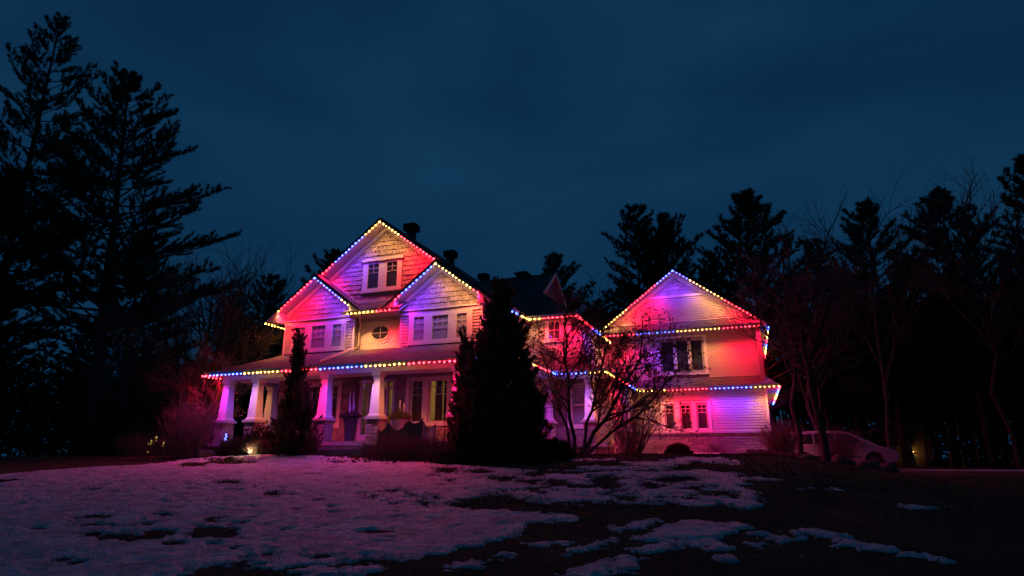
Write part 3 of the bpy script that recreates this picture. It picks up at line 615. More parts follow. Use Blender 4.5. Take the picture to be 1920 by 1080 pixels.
# --- windows ----------------------------------------------------------------
def ring(mb, x0, x1, z0, z1, w, y0, y1):
    mb.box(x0, x1, y0, y1, z0, z0 + w).box(x0, x1, y0, y1, z1 - w, z1).box(x0, x0 + w, y0, y1, z0 + w, z1 - w).box(x1 - w, x1, y0, y1, z0 + w, z1 - w); return mb
def window(y, casing, units, grid, backing, open_=False, sash=.085, name='window'):
    """casing (x0,x1,z0,z1); units [(x0,x1,cols)] sash outlines; grid = fraction of the pane carrying the small panes (0 none)"""
    x0, x1, z0, z1 = casing; uz0, uz1 = z0 + .11, z1 - (.02 if not open_ else .08)
    mb = MB(); yb = y + (.1 if open_ else -.002); yf = y - .055
    xs = [x0] + [v for u in units for v in u[:2]] + [x1]
    for i in range(0, len(xs), 2): mb.box(xs[i], xs[i + 1], yf, yb, uz0, uz1)
    mb.box(x0, x1, yf, yb, uz1, z1); mb.box(x0 - .03, x1 + .03, yf - .03, yb, z0, uz0)
    w = part(name, mb, 'trim')
    for ux0, ux1, cols in units:
        gy = y + (.05 if open_ else -.028)
        ring(MB(), ux0 + .002, ux1 - .002, uz0 + .002, uz1 - .002, sash, gy - .03, gy + .025).build('sash', M['trim'], w)
        a0, a1, c0, c1 = ux0 + sash, ux1 - sash, uz0 + sash, uz1 - sash
        MB().add([(a0, gy, c0), (a1, gy, c0), (a1, gy, c1), (a0, gy, c1)], [(0, 1, 2, 3)]).build('pane', M['glass'], w)
        if backing: MB().box(ux0 + .01, ux1 - .01, gy + (.02 if not open_ else .12), gy + (.024 if not open_ else .125), uz0, uz1).build('blind_or_dark', M[backing], w)  # with the near-black backing: the unlit room painted, no real blind
        if grid:
            gm = MB(); gb0 = c1 - (c1 - c0) * grid; mw = .008
            for k in range(1, cols): xx = a0 + (a1 - a0) * k / cols; gm.box(xx - mw, xx + mw, gy - .012, gy - .001, gb0, c1)
            for zz in (gb0, (gb0 + c1) / 2): gm.box(a0, a1, gy - .013, gy - .002, zz - mw, zz + mw)
            gm.build('muntin', M['trim'], w)
    return w
def trio(cx): return [(cx - 1.29, cx - .65, 2), (cx - .43, cx + .45, 3), (cx + .67, cx + 1.30, 2)]
for cx in (CXL, CXR):
    window(22.0, (cx - 1.45, cx + 1.45, 6.0, 7.29), trio(cx), .52, 'blind_or_dark')
win_gl = window(22.0, (CXL - 1.45, CXL + 1.45, 2.74, 4.68), trio(CXL), .34, None, True)
win_gr = window(22.0, (CXR - 1.45, CXR + 1.45, 2.74, 4.68), trio(CXR), .34, None, True)
w = window(22.37, (-15.60, -13.60, 8.58, 10.02), [(-15.42, -14.68, 2), (-14.46, -13.74, 2)], .37, 'room_dark', sash=.09)
MB().box(-15.66, -13.52, 22.26, 22.37, 10.02, 10.16).build('window_cap', M['trim'], w)
w = window(25.72, (-8.13, -7.19, 6.46, 7.45), [(-8.0, -7.40, 2)], 1.0, 'room_dark', sash=.05)
w = window(33.02, (-4.25, -1.67, 5.68, 7.74), [(-4.08, -3.32, 1), (-3.29, -2.58, 1), (-2.55, -1.84, 1)], 0, 'room_dark', True, sash=.075)
w = window(32.2, (-4.10, -1.70, 2.76, 4.26), [(-3.95, -3.42, 2), (-3.18, -2.62, 2), (-2.40, -1.84, 2)], .34, 'room_dark', True, sash=.075)
w = window(26.2, (-7.32, -6.2, 2.74, 4.66), [(-7.18, -6.33, 2)], .0, 'blind_or_dark', True)
MB().box(-7.1, -6.4, 26.18, 26.24, 3.70, 3.78).build('meeting_rail', M['trim'], w)
w = window(26.2, (-9.15, -8.15, 2.74, 4.66), [(-9.03, -8.27, 2)], .0, None, True)
bl = MB()
for i in range(26): bl.hexa([(-8.96, 26.32, 3.55 + i * .038), (-8.34, 26.32, 3.55 + i * .038), (-8.34, 26.345, 3.562 + i * .038), (-8.96, 26.345, 3.562 + i * .038), (-8.96, 26.32, 3.555 + i * .038), (-8.34, 26.32, 3.555 + i * .038), (-8.34, 26.345, 3.567 + i * .038), (-8.96, 26.345, 3.567 + i * .038)])
bl.build('blind_or_dark', M['blind_or_dark'], w)
# basement window in the side wall
ring(MB(), 0, 1, 0, 1, .1, 0, 1)
mb = MB(); mb.box(-5.46, -5.40, 26.70, 26.78, 1.55, 1.93).box(-5.46, -5.40, 27.52, 27.60, 1.55, 1.93).box(-5.46, -5.40, 26.70, 27.60, 1.93, 1.99).box(-5.46, -5.42, 27.12, 27.18, 1.58, 1.93)
w = part('basement_window', mb, 'trim'); MB().box(-5.53, -5.525, 26.75, 27.55, 1.55, 1.95).build('pane', M['vglass'], w)

# oval window on its smooth panel
part('smooth_panel', MB().box(-15.61, -13.37, 22.335, 22.36, 5.85, 6.28).box(-15.61, -13.37, 22.335, 22.36, 6.29, 7.27).box(-15.61, -13.37, 22.335, 22.36, 7.28, 7.9), 'panel')
def oval_ring(mb, cx, cz, a0, b0, a1, b1, y0, y1, n=40):
    ang = [2 * math.pi * k / n for k in range(n)]
    v = [(cx + a * math.cos(t), y, cz + b * math.sin(t)) for (a, b, y) in ((a0, b0, y0), (a1, b1, y0), (a0, b0, y1), (a1, b1, y1)) for t in ang]
    f = []
    for k in range(n):
        k2 = (k + 1) % n
        f += [(k, k2, n + k2, n + k), (2 * n + k, 3 * n + k, 3 * n + k2, 2 * n + k2), (k, 2 * n + k, 2 * n + k2, k2), (n + k, n + k2, 3 * n + k2, 3 * n + k)]
    return mb.add(v, f)
ow = part('oval_window', oval_ring(oval_ring(MB(), -14.5, 6.73, .43, .285, .49, .345, 22.28, 22.335), -14.5, 6.73, .49, .345, .63, .48, 22.315, 22.335), 'panel')
n = 40; MB().add([(-14.5 + .44 * math.cos(2 * math.pi * k / n), 22.318, 6.73 + .295 * math.sin(2 * math.pi * k / n)) for k in range(n)], [tuple(range(n))]).build('pane', M['glass'], ow)
MB().add([(-14.5 + .44 * math.cos(2 * math.pi * k / n), 22.330, 6.73 + .295 * math.sin(2 * math.pi * k / n)) for k in range(n)], [tuple(range(n))]).build('blind_or_dark', M['room_dark'], ow)  # painted dark sheet standing for the unlit interior, not a blind
MB().box(-14.512, -14.488, 22.30, 22.316, 6.45, 7.01).box(-14.93, -14.07, 22.301, 22.315, 6.718, 6.742).build('muntin', M['trim'], ow)

# --- front door unit --------------------------------------------------------
Yd = 22.36
mb = MB()
for x0, x1 in ((-15.36, -15.20), (-14.95, -14.87), (-14.05, -13.97), (-13.74, -13.62)): mb.box(x0, x1, Yd - .05, Yd + .12, 2.20, 4.66)
mb.box(-15.40, -13.58, Yd - .06, Yd + .12, 4.60, 4.72); mb.box(-15.20, -13.74, Yd - .045, Yd + .11, 4.30, 4.38); mb.box(-15.20, -14.95, Yd - .04, Yd + .1, 2.20, 2.46); mb.box(-13.97, -13.74, Yd - .04, Yd + .1, 2.20, 2.46)
door = part('front_door', mb, 'trim')
leaf = MB(); wall_panel(leaf, 'x', -14.87, -14.05, 2.2, 4.30, Yd + .03, .05, [(-14.68, -14.24, 2.9, 4.12)]); leaf.build('door_leaf', M['door'], door)
ring(MB(), -14.70, -14.22, 2.88, 4.14, .05, Yd + .0, Yd + .03).build('door_glass_frame', M['trim'], door)
MB().add([(-14.68, Yd + .05, 2.9), (-14.24, Yd + .05, 2.9), (-14.24, Yd + .05, 4.12), (-14.68, Yd + .05, 4.12)], [(0, 1, 2, 3)]).build('pane', M['glass'], door)
MB().tube([(-14.13, Yd + .03, 3.15), (-14.13, Yd - .03, 3.15), (-14.20, Yd - .04, 3.15)], .014, 6).build('door_handle', M['metal'], door)
for x0, x1, z0, z1 in ((-15.20, -14.95, 2.46, 4.30), (-13.97, -13.74, 2.46, 4.30), (-15.20, -14.73, 4.38, 4.60), (-14.71, -14.23, 4.38, 4.60), (-14.21, -13.74, 4.38, 4.60)):
    MB().add([(x0, Yd + .04, z0), (x1, Yd + .04, z0), (x1, Yd + .04, z1), (x0, Yd + .04, z1)], [(0, 1, 2, 3)]).build('pane', M['glass'], door)
mb = MB()
for x0, x1 in ((-15.20, -14.95), (-13.97, -13.74)):
    for k in range(1, 5): zz = 2.46 + 1.84 * k / 5; mb.box(x0, x1, Yd + .025, Yd + .038, zz - .012, zz + .012)
for xx in (-14.72, -14.22): mb.box(xx - .015, xx + .015, Yd + .02, Yd + .038, 4.38, 4.60)
mb.build('muntin', M['trim'], door)
part('door_sill', MB().box(-15.42, -13.56, Yd - .22, Yd + .1, 2.10, 2.20), 'concrete')

# --- rooms behind the ground-floor windows ----------------------------------
part('interior_wall', MB().box(-19.1, -9.8, 26.6, 26.7, 2.1, 4.9).box(-15.75, -15.66, 22.6, 26.6, 2.1, 4.9).box(-13.3, -13.2, 22.55, 26.6, 2.1, 4.9), 'interior')
part('interior_floor', MB().box(-19.1, -9.8, 22.2, 26.6, 1.98, 2.1), 'dark_in'); part('interior_ceiling', MB().box(-19.1, -9.8, 22.2, 26.6, 4.9, 5.0), 'interior')
part('interior_wall', MB().box(-9.4, -5.7, 29.4, 29.5, 1.9, 4.9).box(-7.9, -7.8, 26.5, 29.4, 1.9, 4.9), 'interior')
def curtain_or_dark(x0, x1, y, z0, z1, parent, m='curtain_or_dark'):
    k = 18; v = []
    for z in (z0, z1):
        for i in range(k + 1): v.append((x0 + (x1 - x0) * i / k, y + .035 * math.sin(i * 1.9), z))
    MB().add(v, [(i, i + 1, k + 2 + i, k + 1 + i) for i in range(k)]).build('curtain_or_dark', M[m], parent)
curtain_or_dark(-12.72, -12.27, 22.22, 2.3, 4.62, win_gr); curtain_or_dark(-11.70, -11.38, 22.24, 2.3, 4.62, win_gr); curtain_or_dark(-11.36, -10.05, 22.34, 2.3, 4.62, win_gr, 'dark_in')  # last one is no curtain: a dark sheet painted for the room's dark part
curtain_or_dark(-18.8, -18.2, 22.24, 2.3, 4.62, win_gl); curtain_or_dark(-16.9, -16.2, 22.24, 2.3, 4.62, win_gl)

# --- roofs ------------------------------------------------------------------
def roof(poly, m, th=.10, under=True, name='roof'):
    mb = MB().slab(poly, th); o = mb.build(name, M[m], house)
    if under: MB().slab([tuple(np.add(p, (0, 0, -th - .003))) for p in poly], .055).build('soffit', M['soffit'], o)
    return o
AP = 11.85
def zm(x): return AP - PITCH * abs(x - CXM)
roof([(CXM, 21.75, AP), (CXM, 37.3, AP), (-8.8, 37.3, zm(-8.8)), (-8.8, 22.3, zm(-8.8)), (-11.4, 22.3, zm(-11.4)), (-11.4, 21.75, zm(-11.4))], 'roof_y')
roof([(CXM, 37.3, AP), (CXM, 21.75, AP), (-17.55, 21.75, zm(-17.55)), (-17.55, 22.3, zm(-17.55)), (-20.2, 22.3, zm(-20.2)), (-20.2, 37.3, zm(-20.2))], 'roof_y')
part('ridge_cap', MB().prism([(CXM - .16, 21.74, AP - .105), (CXM, 21.74, AP + .02), (CXM + .16, 21.74, AP - .105)], (0, 15.5, 0)), 'roof_y')
for cx in (CXL, CXR):
    for s in (-1, 1):
        e = cx + s * 2.52; p = [(cx, 21.4, 9.45), (cx, 22.6, 9.45), (e, 22.6, 9.45 - PITCH * 2.52), (e, 21.4, 9.45 - PITCH * 2.52)]
        roof(p if s > 0 else p[::-1], 'roof_y')
        # boxed eave return
        x0, x1 = sorted((cx + s * 1.90, cx + s * 2.50)); zl = 9.45 - .17
        bx = MB().prism([(x0, 21.44, 7.40), (x1, 21.44, 7.40), (x1, 21.44, zl - PITCH * abs(x1 - cx)), (x0, 21.44, zl - PITCH * abs(x0 - cx))], (0, .56 if not (cx == CXL and s < 0 or cx == CXR and s > 0) else 3.0, 0))
        part('eave_box', bx, 'trim')
    part('ridge_cap', MB().prism([(cx - .14, 21.39, 9.35), (cx, 21.39, 9.47), (cx + .14, 21.39, 9.35)], (0, 1.0, 0)), 'roof_y')
roof([(-15.9, 21.42, 7.56), (-13.05, 21.42, 7.56), (-13.05, 22.37, 8.2), (-15.9, 22.37, 8.2)], 'roof_x')
part('gutter', MB().box(-14.95, -13.97, 21.30, 21.42, 7.46, 7.57), 'trim')
part('eave_soffit', MB().box(-15.55, -13.40, 21.46, 22.33, 7.41, 7.45), 'soffit')
# porch roofs
ZE = 4.93
roof([(-20.83, 19.27, ZE), (-7.2, 19.27, ZE), (-9.6, 22.0, 5.97), (-19.38, 22.0, 5.97)], 'roof_x', .07, False)
roof([(-20.83, 27, ZE), (-20.83, 19.27, ZE), (-19.38, 22.0, 5.97), (-19.38, 27, 5.97)], 'roof_y', .07, False)
roof([(-7.2, 19.27, ZE), (-7.2, 25.0, ZE), (-9.6, 25.72, 5.97), (-9.6, 22.0, 5.97)], 'roof_y', .07, False)
roof([(-9.4, 23.9, ZE), (-5.14, 23.9, ZE), (-7.0, 25.72, 5.80), (-9.4, 25.72, 5.80)], 'roof_x', .07, False)
roof([(-5.14, 23.9, ZE), (-5.14, 32.1, ZE), (-7.0, 33.0, 5.80), (-7.0, 25.72, 5.80)], 'roof_y', .07, False)
roof([(-5.6, 31.65, ZE), (1.44, 31.65, ZE), (.95, 33.02, 5.46), (-7.0, 33.02, 5.46)], 'roof_x', .07, False)
roof([(1.44, 31.65, ZE), (1.44, 43.5, ZE), (.95, 43.5, 5.46), (.95, 33.02, 5.46)], 'roof_y', .07, False)
mb = MB()
for x0, x1, y0, y1 in ((-20.85, -7.18, 19.20, 19.29), (-20.89, -20.80, 19.29, 27), (-7.22, -7.13, 19.29, 23.85), (-7.13, -5.07, 23.82, 23.91), (-5.16, -5.07, 23.91, 31.6), (-5.07, 1.46, 31.57, 31.66), (1.41, 1.50, 31.66, 43.4)):
    part('gutter', MB().box(x0, x1, y0, y1, 4.82, 4.94), 'trim')
for x0, x1, y0, y1 in ((-20.8, -7.23, 19.30, 22.0), (-20.8, -19.4, 22.0, 27), (-9.58, -7.23, 22.0, 26.15), (-7.22, -5.17, 23.92, 26.15), (-5.40, -5.17, 26.15, 32.1), (-5.1, 1.40, 31.67, 32.15), (.98, 1.40, 32.2, 43.4)):
    part('porch_soffit', MB().box(x0, x1, y0, y1, 4.83, 4.855), 'soffit')
# mid block: hip roof ending in a small gablet
e0 = 7.62; rz_ = e0 + PITCH * 4.4; gx = -8.9; hz = e0 + PITCH * (-6.62 - gx)
fy = 25.3 + (hz - e0) / PITCH
roof([(-13.2, 25.3, e0), (-6.62, 25.3, e0), (gx, fy, hz), (gx + .15, 29.7, rz_), (-13.2, 29.7, rz_)], 'roof_x')
roof([(-13.2, 29.7, rz_), (gx + .15, 29.7, rz_), (gx, 59.4 - fy, hz), (-6.62, 34.1, e0), (-13.2, 34.1, e0)], 'roof_x')
roof([(-6.62, 25.3, e0), (-6.62, 34.1, e0), (gx, 59.4 - fy, hz), (gx, fy, hz)], 'roof_y')
part('gablet_wall', MB().prism([(gx - .05, fy, hz - .05), (gx - .05, 59.4 - fy, hz - .05), (gx - .05, 29.7, rz_ - .1)], (-.1, 0, 0)), 'edge')
mb = MB()
for s in (-1, 1): mb.prism([(gx + .17, 29.7, rz_ + .01), (gx + .17, 29.7, rz_ - .19), (gx + .17, 29.7 + s * (29.7 - fy), hz - .16), (gx + .17, 29.7 + s * (29.7 - fy), hz + .03)], (-.06, 0, 0))
part('gablet_trim', mb, 'trim')
part('gutter', MB().box(-8.8, -6.54, 25.21, 25.30, e0 - .11, e0), 'trim'); part('gutter', MB().box(-6.63, -6.54, 25.30, 32.3, e0 - .11, e0), 'trim')
part('gutter', MB().box(-8.8, -8.71, 22.4, 25.2, 7.47, 7.58), 'trim')
part('eave_soffit', MB().box(-9.6, -6.64, 25.31, 25.70, 7.46, 7.50), 'soffit'); part('eave_soffit', MB().box(-6.98, -6.64, 25.70, 33, 7.461, 7.50), 'soffit')
part('eave_soffit', MB().box(-9.58, -8.82, 22.0, 25.6, 7.40, 7.44), 'soffit'); part('eave_soffit', MB().box(-20.18, -19.4, 22.0, 37, 7.40, 7.44), 'soffit')
# right wing
WA = 11.4; WX = -3.05
for s in (-1, 1):
    e = WX + s * 4.3; p = [(WX, 32.4, WA), (WX, 44, WA), (e, 44, WA - PITCH * 4.3), (e, 32.4, WA - PITCH * 4.3)]
    roof(p if s > 0 else p[::-1], 'roof_y')
part('ridge_cap', MB().prism([(WX - .15, 32.39, WA - .1), (WX, 32.39, WA + .02), (WX + .15, 32.39, WA - .1)], (0, 11.6, 0)), 'roof_y')
roof([(-7.25, 32.15, 7.98), (1.18, 32.15, 7.98), (1.18, 33.02, 8.54), (-7.25, 33.02, 8.54)], 'roof_x', .07, False, 'pent_roof')
part('gutter', MB().box(-7.25, 1.2, 32.06, 32.15, 7.86, 7.98), 'trim'); part('eave_soffit', MB().box(-7.2, 1.18, 32.16, 33.0, 7.87, 7.90), 'soffit')
part('eave_soffit', MB().box(.97, 1.22, 33.0, 44, 7.87, 7.90), 'soffit'); part('gutter', MB().box(1.22, 1.31, 32.45, 44, 7.95, 8.07), 'trim')
part('flashing', MB().box(-7.0, .95, 32.98, 33.02, 5.40, 5.50), 'edge')

# --- porch: floor, steps, beams, columns on stone pedestals -----------------
part('porch_floor', MB().box(-20.6, -7.5, 19.62, 22.0, 1.98, 2.12).box(-20.6, -19.4, 22.0, 26, 1.98, 2.12), 'concrete')
part('porch_foundation', MB().box(-20.5, -7.6, 19.75, 21.9, 1.2, 1.98), 'mortar')
for i, (y0, z) in enumerate(((19.30, 1.95), (18.98, 1.78))): part('step', MB().box(-15.62, -11.9, y0, 19.64, 1.35, z).box(-15.66, -11.86, y0 - .025, 19.62, z + .001, z + .03), 'concrete')
part('porch_floor', MB().box(-8.3, -5.3, 24.55, 26.2, 1.95, 2.08), 'capstone'); part('porch_foundation', MB().box(-8.2, -5.36, 24.65, 26.2, 1.2, 1.95), 'concrete')
for x0, x1, y0, y1 in ((-20.45, -7.6, 19.86, 20.12), (-20.45, -20.19, 20.12, 26), (-7.86, -7.6, 20.12, 24.4), (-8.1, -5.55, 24.42, 24.68)):
    part('porch_beam', MB().box(x0, x1, y0, y1, 4.66, 4.826), 'trim')
def sq(mb, cx, cy, prof):   # stacked square sections (half width, z)
    for (a, z0), (b, z1) in zip(prof, prof[1:]):
        if z1 > z0: mb.hexa([(cx - a, cy - a, z0), (cx + a, cy - a, z0), (cx + a, cy + a, z0), (cx - a, cy + a, z0), (cx - b, cy - b, z1), (cx + b, cy - b, z1), (cx + b, cy + b, z1), (cx - b, cy + b, z1)])
    return mb
def column(cx, cy, seed, zf=2.12, zg=1.4):
    pw = .25
    ped = part('pedestal', MB().box(cx - pw, cx + pw, cy - pw, cy + pw, zg, 2.90), 'mortar')
    bricks(ped, 'x', cy - pw, cx - pw, cx + pw, zf - .35, 2.89, seed=seed, lens=(.16, .32)); bricks(ped, 'y', cx + pw, cy - pw, cy + pw, zf - .35, 2.89, seed=seed + 50, lens=(.16, .32))
    MB().box(cx - .33, cx + .33, cy - .33, cy + .33, 2.905, 3.0).build('pedestal_cap', M['capstone'], ped)
    col = part('column', sq(MB(), cx, cy, [(.205, 3.10), (.145, 4.46)]), 'trim')
    sq(MB(), cx, cy, [(.255, 3.0), (.255, 3.05), (.235, 3.052), (.215, 3.098)]).build('column_base', M['trim'], col)
    sq(MB(), cx, cy, [(.150, 4.462), (.175, 4.52), (.195, 4.522), (.195, 4.655)]).build('capital', M['trim'], col)
for i, (cx, cy) in enumerate(((-20.22, 20.0), (-18.68, 20.0), (-15.30, 20.0), (-12.95, 20.0), (-9.6, 20.0), (-7.75, 20.0), (-20.25, 22.6), (-7.82, 24.85), (-5.98, 24.85))): column(cx, cy, 20 + i)

# --- downspouts, roof vents -------------------------------------------------
def pipe(pts, r=.042, parent=None, name='downspout'):
    mb = MB()
    for a, b in zip(pts, pts[1:]): mb.tube([a, b], r, 4)
    return part(name, mb, 'down')
pipe([(-15.0, 21.36, 7.46), (-15.0, 21.42, 7.36), (-15.30, 22.02, 6.95), (-15.50, 22.22, 6.80), (-15.50, 22.24, 6.20), (-15.50, 22.0, 6.08)])
pipe([(-15.48, 21.96, 6.08), (-15.40, 19.55, 5.13)], .05)
pipe([(-5.36, 26.02, 4.82), (-5.36, 26.08, 4.5), (-5.38, 26.12, 1.75)], .055)
for i, (y, sx) in enumerate(((24.35, .30), (28.6, .30), (33.2, .30))):
    z = AP; x = CXM + .1
    v = part('roof_vent', MB().box(x - .17, x + .17, y - .17, y + .17, z - .2, z + .28), 'metal')
    for k in range(4):
        a = .33 - .02 * (k % 2); zz = z + .27 + k * .072
        sq(MB(), x, y, [(a, zz), (a - .05, zz + .05)]).build('louvre', M['metal'], v)
    sq(MB(), x, y, [(.33, z + .56), (.05, z + .66)]).build('vent_cap', M['metal'], v)
v = part('roof_vent', MB().box(-10.9, -10.3, 29.5, 29.9, rz_ - .1, rz_ + .10), 'metal'); sq(MB(), -10.6, 29.7, [(.42, rz_ + .10), (.2, rz_ + .24)]).build('vent_cap', M['metal'], v)

# --- turn the brick list into parts: the 300 that show largest singly, the rest joined
um_mesh = um.mesh('brick'); um_mesh.materials.append(M['brick'])
def show(b):
    p, ax, pl, a, z, w, h, d = b; x, y = (a, pl) if ax == 'x' else (pl, a)
    dv = np.array([-x, -y, 1.5 - z]); dd = np.linalg.norm(dv); c = abs(dv[1] if ax == 'x' else dv[0]) / dd
    pen = .2 if (-10.4 < x < -8 and y < 24) or (ax == 'x' and z > 4.7) else 1
    return w * h * c / dd ** 2 * pen
BRICKS.sort(key=show, reverse=True)
for b in BRICKS[:300]:
    p, ax, pl, a, z, w, h, d = b
    o = link(bpy.data.objects.new('brick', um_mesh)); o.parent = p; o.scale = (w, d, h)
    if ax == 'x': o.location = (a, pl - d, z)
    else: o.location = (pl + d, a, z); o.rotation_euler = (0, 0, math.pi / 2)
rest = MB()
for b in BRICKS[300:]:
    p, ax, pl, a, z, w, h, d = b
    if ax == 'x': pts = [(a + x * w, pl - d + y * d, z + q * h) for x, y, q in um.v]
    else: pts = [(pl + d - y * d, a + x * w, z + q * h) for x, y, q in um.v]
    rest.add(pts, um.f)
kind(rest.build('brick_courses', M['brick'], house), 'stuff')

# ------------------------------------------------------------------ coloured light strings under the eaves
bulb_mesh = {}
for k in 'RYB':
    b = MB().lathe([(.012, .028), (.025, .024), (.030, .007), (.027, -.014), (.014, -.028)], 0, 0, 8).mesh('bulb_' + k)
    b.materials.append(M['led' + k]); b.polygons.foreach_set('use_smooth', [True] * len(b.polygons)); bulb_mesh[k] = b
led_light = {}; led_beam = {}
for k in 'RYB':
    d = bpy.data.lights.new('led_light_' + k, 'SPOT'); d.energy = LED_W[k]; d.color = LED[k][2]; d.shadow_soft_size = .03; d.spot_size = math.radians(178); d.spot_blend = 1.0; led_light[k] = d
    e = bpy.data.lights.new('led_beam_' + k, 'SPOT'); e.energy = LED_N[k]; e.color = LED[k][2]; e.shadow_soft_size = .03; e.spot_size = math.radians(92); e.spot_blend = .9; led_beam[k] = e
def light_string(label, a, b, segs, step=.203, aim=(0, -.15, -1), gain=1.0):
    """bulbs from a to b; segs: list of (colour, end position as a fraction of the run)"""
    a, b = Vector(a), Vector(b); L = (b - a).length; n = max(2, round(L / step)); d = (b - a)
    beams = led_beam
    if gain != 1.0:
        beams = {k: v.copy() for k, v in led_beam.items()}
        for v in beams.values(): v.energy *= gain
    rot2 = Vector((-.42 * math.copysign(1, a.x + 15) if aim[0] else 0, .42 if aim[1] else 0, -1)).to_track_quat('-Z', 'Y').to_euler()
    rot = Vector(aim).to_track_quat('-Z', 'Y').to_euler()
    t = thing('light_string', label, 'string lights', tuple(a), 'coloured light strings along the eaves')
    u = d.normalized(); side = Vector((0, 0, 1)).cross(u).normalized() * .015
    tr = MB(); p0, p1 = a + Vector((0, 0, .05)), b + Vector((0, 0, .05)); up = Vector((0, 0, .022))
    tr.hexa([p0 - side, p0 + side, p1 + side, p1 - side, p0 - side + up, p0 + side + up, p1 + side + up, p1 - side + up]).build('track', M['edge'], t)
    for i in range(n + 1):
        f = i / n; k = next((c for c, e in segs if f <= e + 1e-6), segs[-1][0])
        q = d * f
        o = link(bpy.data.objects.new('bulb', bulb_mesh[k])); o.parent = t; o.location = q + Vector((RND.gauss(0, .006), RND.gauss(0, .006), .012 + RND.gauss(0, .005))); sc_ = RND.uniform(.78, 1.2); o.scale = (sc_, sc_, sc_)
        l = link(bpy.data.objects.new('bulb_light', led_light[k])); l.parent = t; l.location = q + Vector((0, 0, -.045)); l.rotation_euler = rot
        l = link(bpy.data.objects.new('bulb_beam', beams[k])); l.parent = t; l.location = q + Vector((0, 0, -.045)); l.rotation_euler = rot2
    return t
def cuts(a, b, *pairs): return [(c, (v - a) / (b - a)) for c, v in pairs]
zb = 4.765
light_string('front porch gutter lights in red, blue, yellow and red again', (-20.87, 19.17, zb), (-7.15, 19.17, zb),
             cuts(-20.87, -7.15, ('R', -20.6), ('B', -18.75), ('Y', -16.95), ('R', -15.08), ('B', -13.15), ('Y', -11.25), ('R', -9.30), ('B', -7.32), ('Y', -7.0)))
light_string('lights along the left side gutter of the porch, far left end', (-20.92, 19.35, zb), (-20.92, 24.0, zb), cuts(19.35, 24.0, ('R', 20.5), ('Y', 22.6), ('B', 24)), aim=(-.15, 0, -1))
light_string('porch side gutter lights running back beside the tall cedar', (-7.10, 19.4, zb), (-7.10, 23.75, zb), cuts(19.4, 23.75, ('Y', 21.35), ('R', 23.0), ('B', 24)), aim=(.15, 0, -1))
light_string('blue and yellow lights over the small middle porch', (-7.05, 23.79, zb), (-5.08, 23.79, zb), cuts(-7.05, -5.08, ('B', -5.85), ('Y', -5)))
light_string('lights on the gutter running back to the right wing', (-5.04, 24.0, zb), (-5.04, 31.45, zb), cuts(24.0, 31.45, ('Y', 25.6), ('R', 28.7), ('B', 30.5), ('Y', 32)), aim=(.15, 0, -1))
light_string('ground-floor gutter lights across the front of the right wing', (-5.0, 31.54, zb), (1.46, 31.54, zb), cuts(-5.0, 1.46, ('Y', -3.74), ('R', -1.67), ('B', .36), ('Y', 2)))
light_string('lower side gutter lights at the far right corner of the wing', (1.53, 31.7, zb), (1.53, 42.3, zb), cuts(31.7, 42.3, ('R', 33.3), ('B', 35.5), ('Y', 38.6), ('R', 40.4), ('B', 43)), aim=(-.35, 0, -1))
# bays
bz = 9.45 - .235
def rake(label, cx, apex, s, x_end, y, segs, flip=False):
    return light_string(label, (cx + s * .03, y, apex), (x_end, y, apex - PITCH * (abs(x_end - cx) - .03)), segs)
rake('red lights on the left slope of the left bay gable', CXL, bz, -1, -19.30, 21.385, [('B', .07), ('R', .93), ('Y', 1)])
rake('blue then yellow lights on the right slope of the left bay gable', CXL, bz, 1, -15.60, 21.385, [('B', .76), ('Y', 1)])
rake('blue lights on the left slope of the right bay gable', CXR, bz, -1, -13.28, 21.385, [('Y', .04), ('B', .83), ('R', 1)])
rake('yellow lights on the right slope of the right bay gable', CXR, bz, 1, -9.55, 21.385, [('Y', .84), ('R', 1)])
light_string('short yellow string under the far left upper eave', (-20.02, 21.45, 7.36), (-20.02, 25.0, 7.36), [('Y', 1)], aim=(-.15, 0, -1))
light_string('short gutter string above the oval window', (-15.52, 21.27, 7.41), (-13.45, 21.27, 7.41), [('Y', .62), ('R', 1)], gain=2.2)
mz = AP - .235
rake('yellow, blue and red lights on the left slope of the tallest gable', CXM, mz, -1, -17.32, 21.735, [('Y', .25), ('B', .78), ('R', 1)])
rake('yellow then red lights on the right slope of the tallest gable', CXM, mz, 1, -11.75, 21.735, [('Y', .36), ('R', 1)])
light_string('upper eave string behind the tip of the tall cedar', (-8.9, 21.5, 7.38), (-8.68, 25.1, 7.42), cuts(21.5, 25.1, ('R', 22.4), ('B', 24.2), ('Y', 26)), aim=(.15, 0, -1))
light_string('upper eave lights above the small square window', (-8.65, 25.18, 7.44), (-6.55, 25.18, 7.44), cuts(-8.65, -6.55, ('Y', -8.06), ('R', -6)))
light_string('upper side eave lights between the middle block and the wing', (-6.50, 25.4, 7.44), (-6.50, 32.0, 7.44), cuts(25.4, 32.0, ('R', 28.0), ('B', 29.9), ('Y', 33)), aim=(.15, 0, -1))
wz = WA - .235
rake('blue, red and yellow lights on the left slope of the right wing gable', WX, wz, -1, -7.1, 32.385, [('B', .20), ('R', .63), ('Y', 1)])
rake('blue, yellow and red lights on the right slope of the right wing gable', WX, wz, 1, 1.1, 32.385, [('B', .18), ('Y', .58), ('R', 1)])
light_string('upper gutter lights across the right wing above its wide window', (-6.7, 32.03, 7.80), (1.1, 32.03, 7.80), cuts(-6.7, 1.1, ('R', -5.07), ('B', -3.07), ('Y', -.9), ('R', 2)))
light_string('upper side eave lights at the far right of the wing', (1.37, 32.6, 7.82), (1.37, 42.6, 7.82), cuts(32.6, 42.6, ('B', 33.8), ('Y', 36), ('R', 37.3), ('B', 39), ('Y', 41.2), ('R', 43)), aim=(-.35, 0, -1))

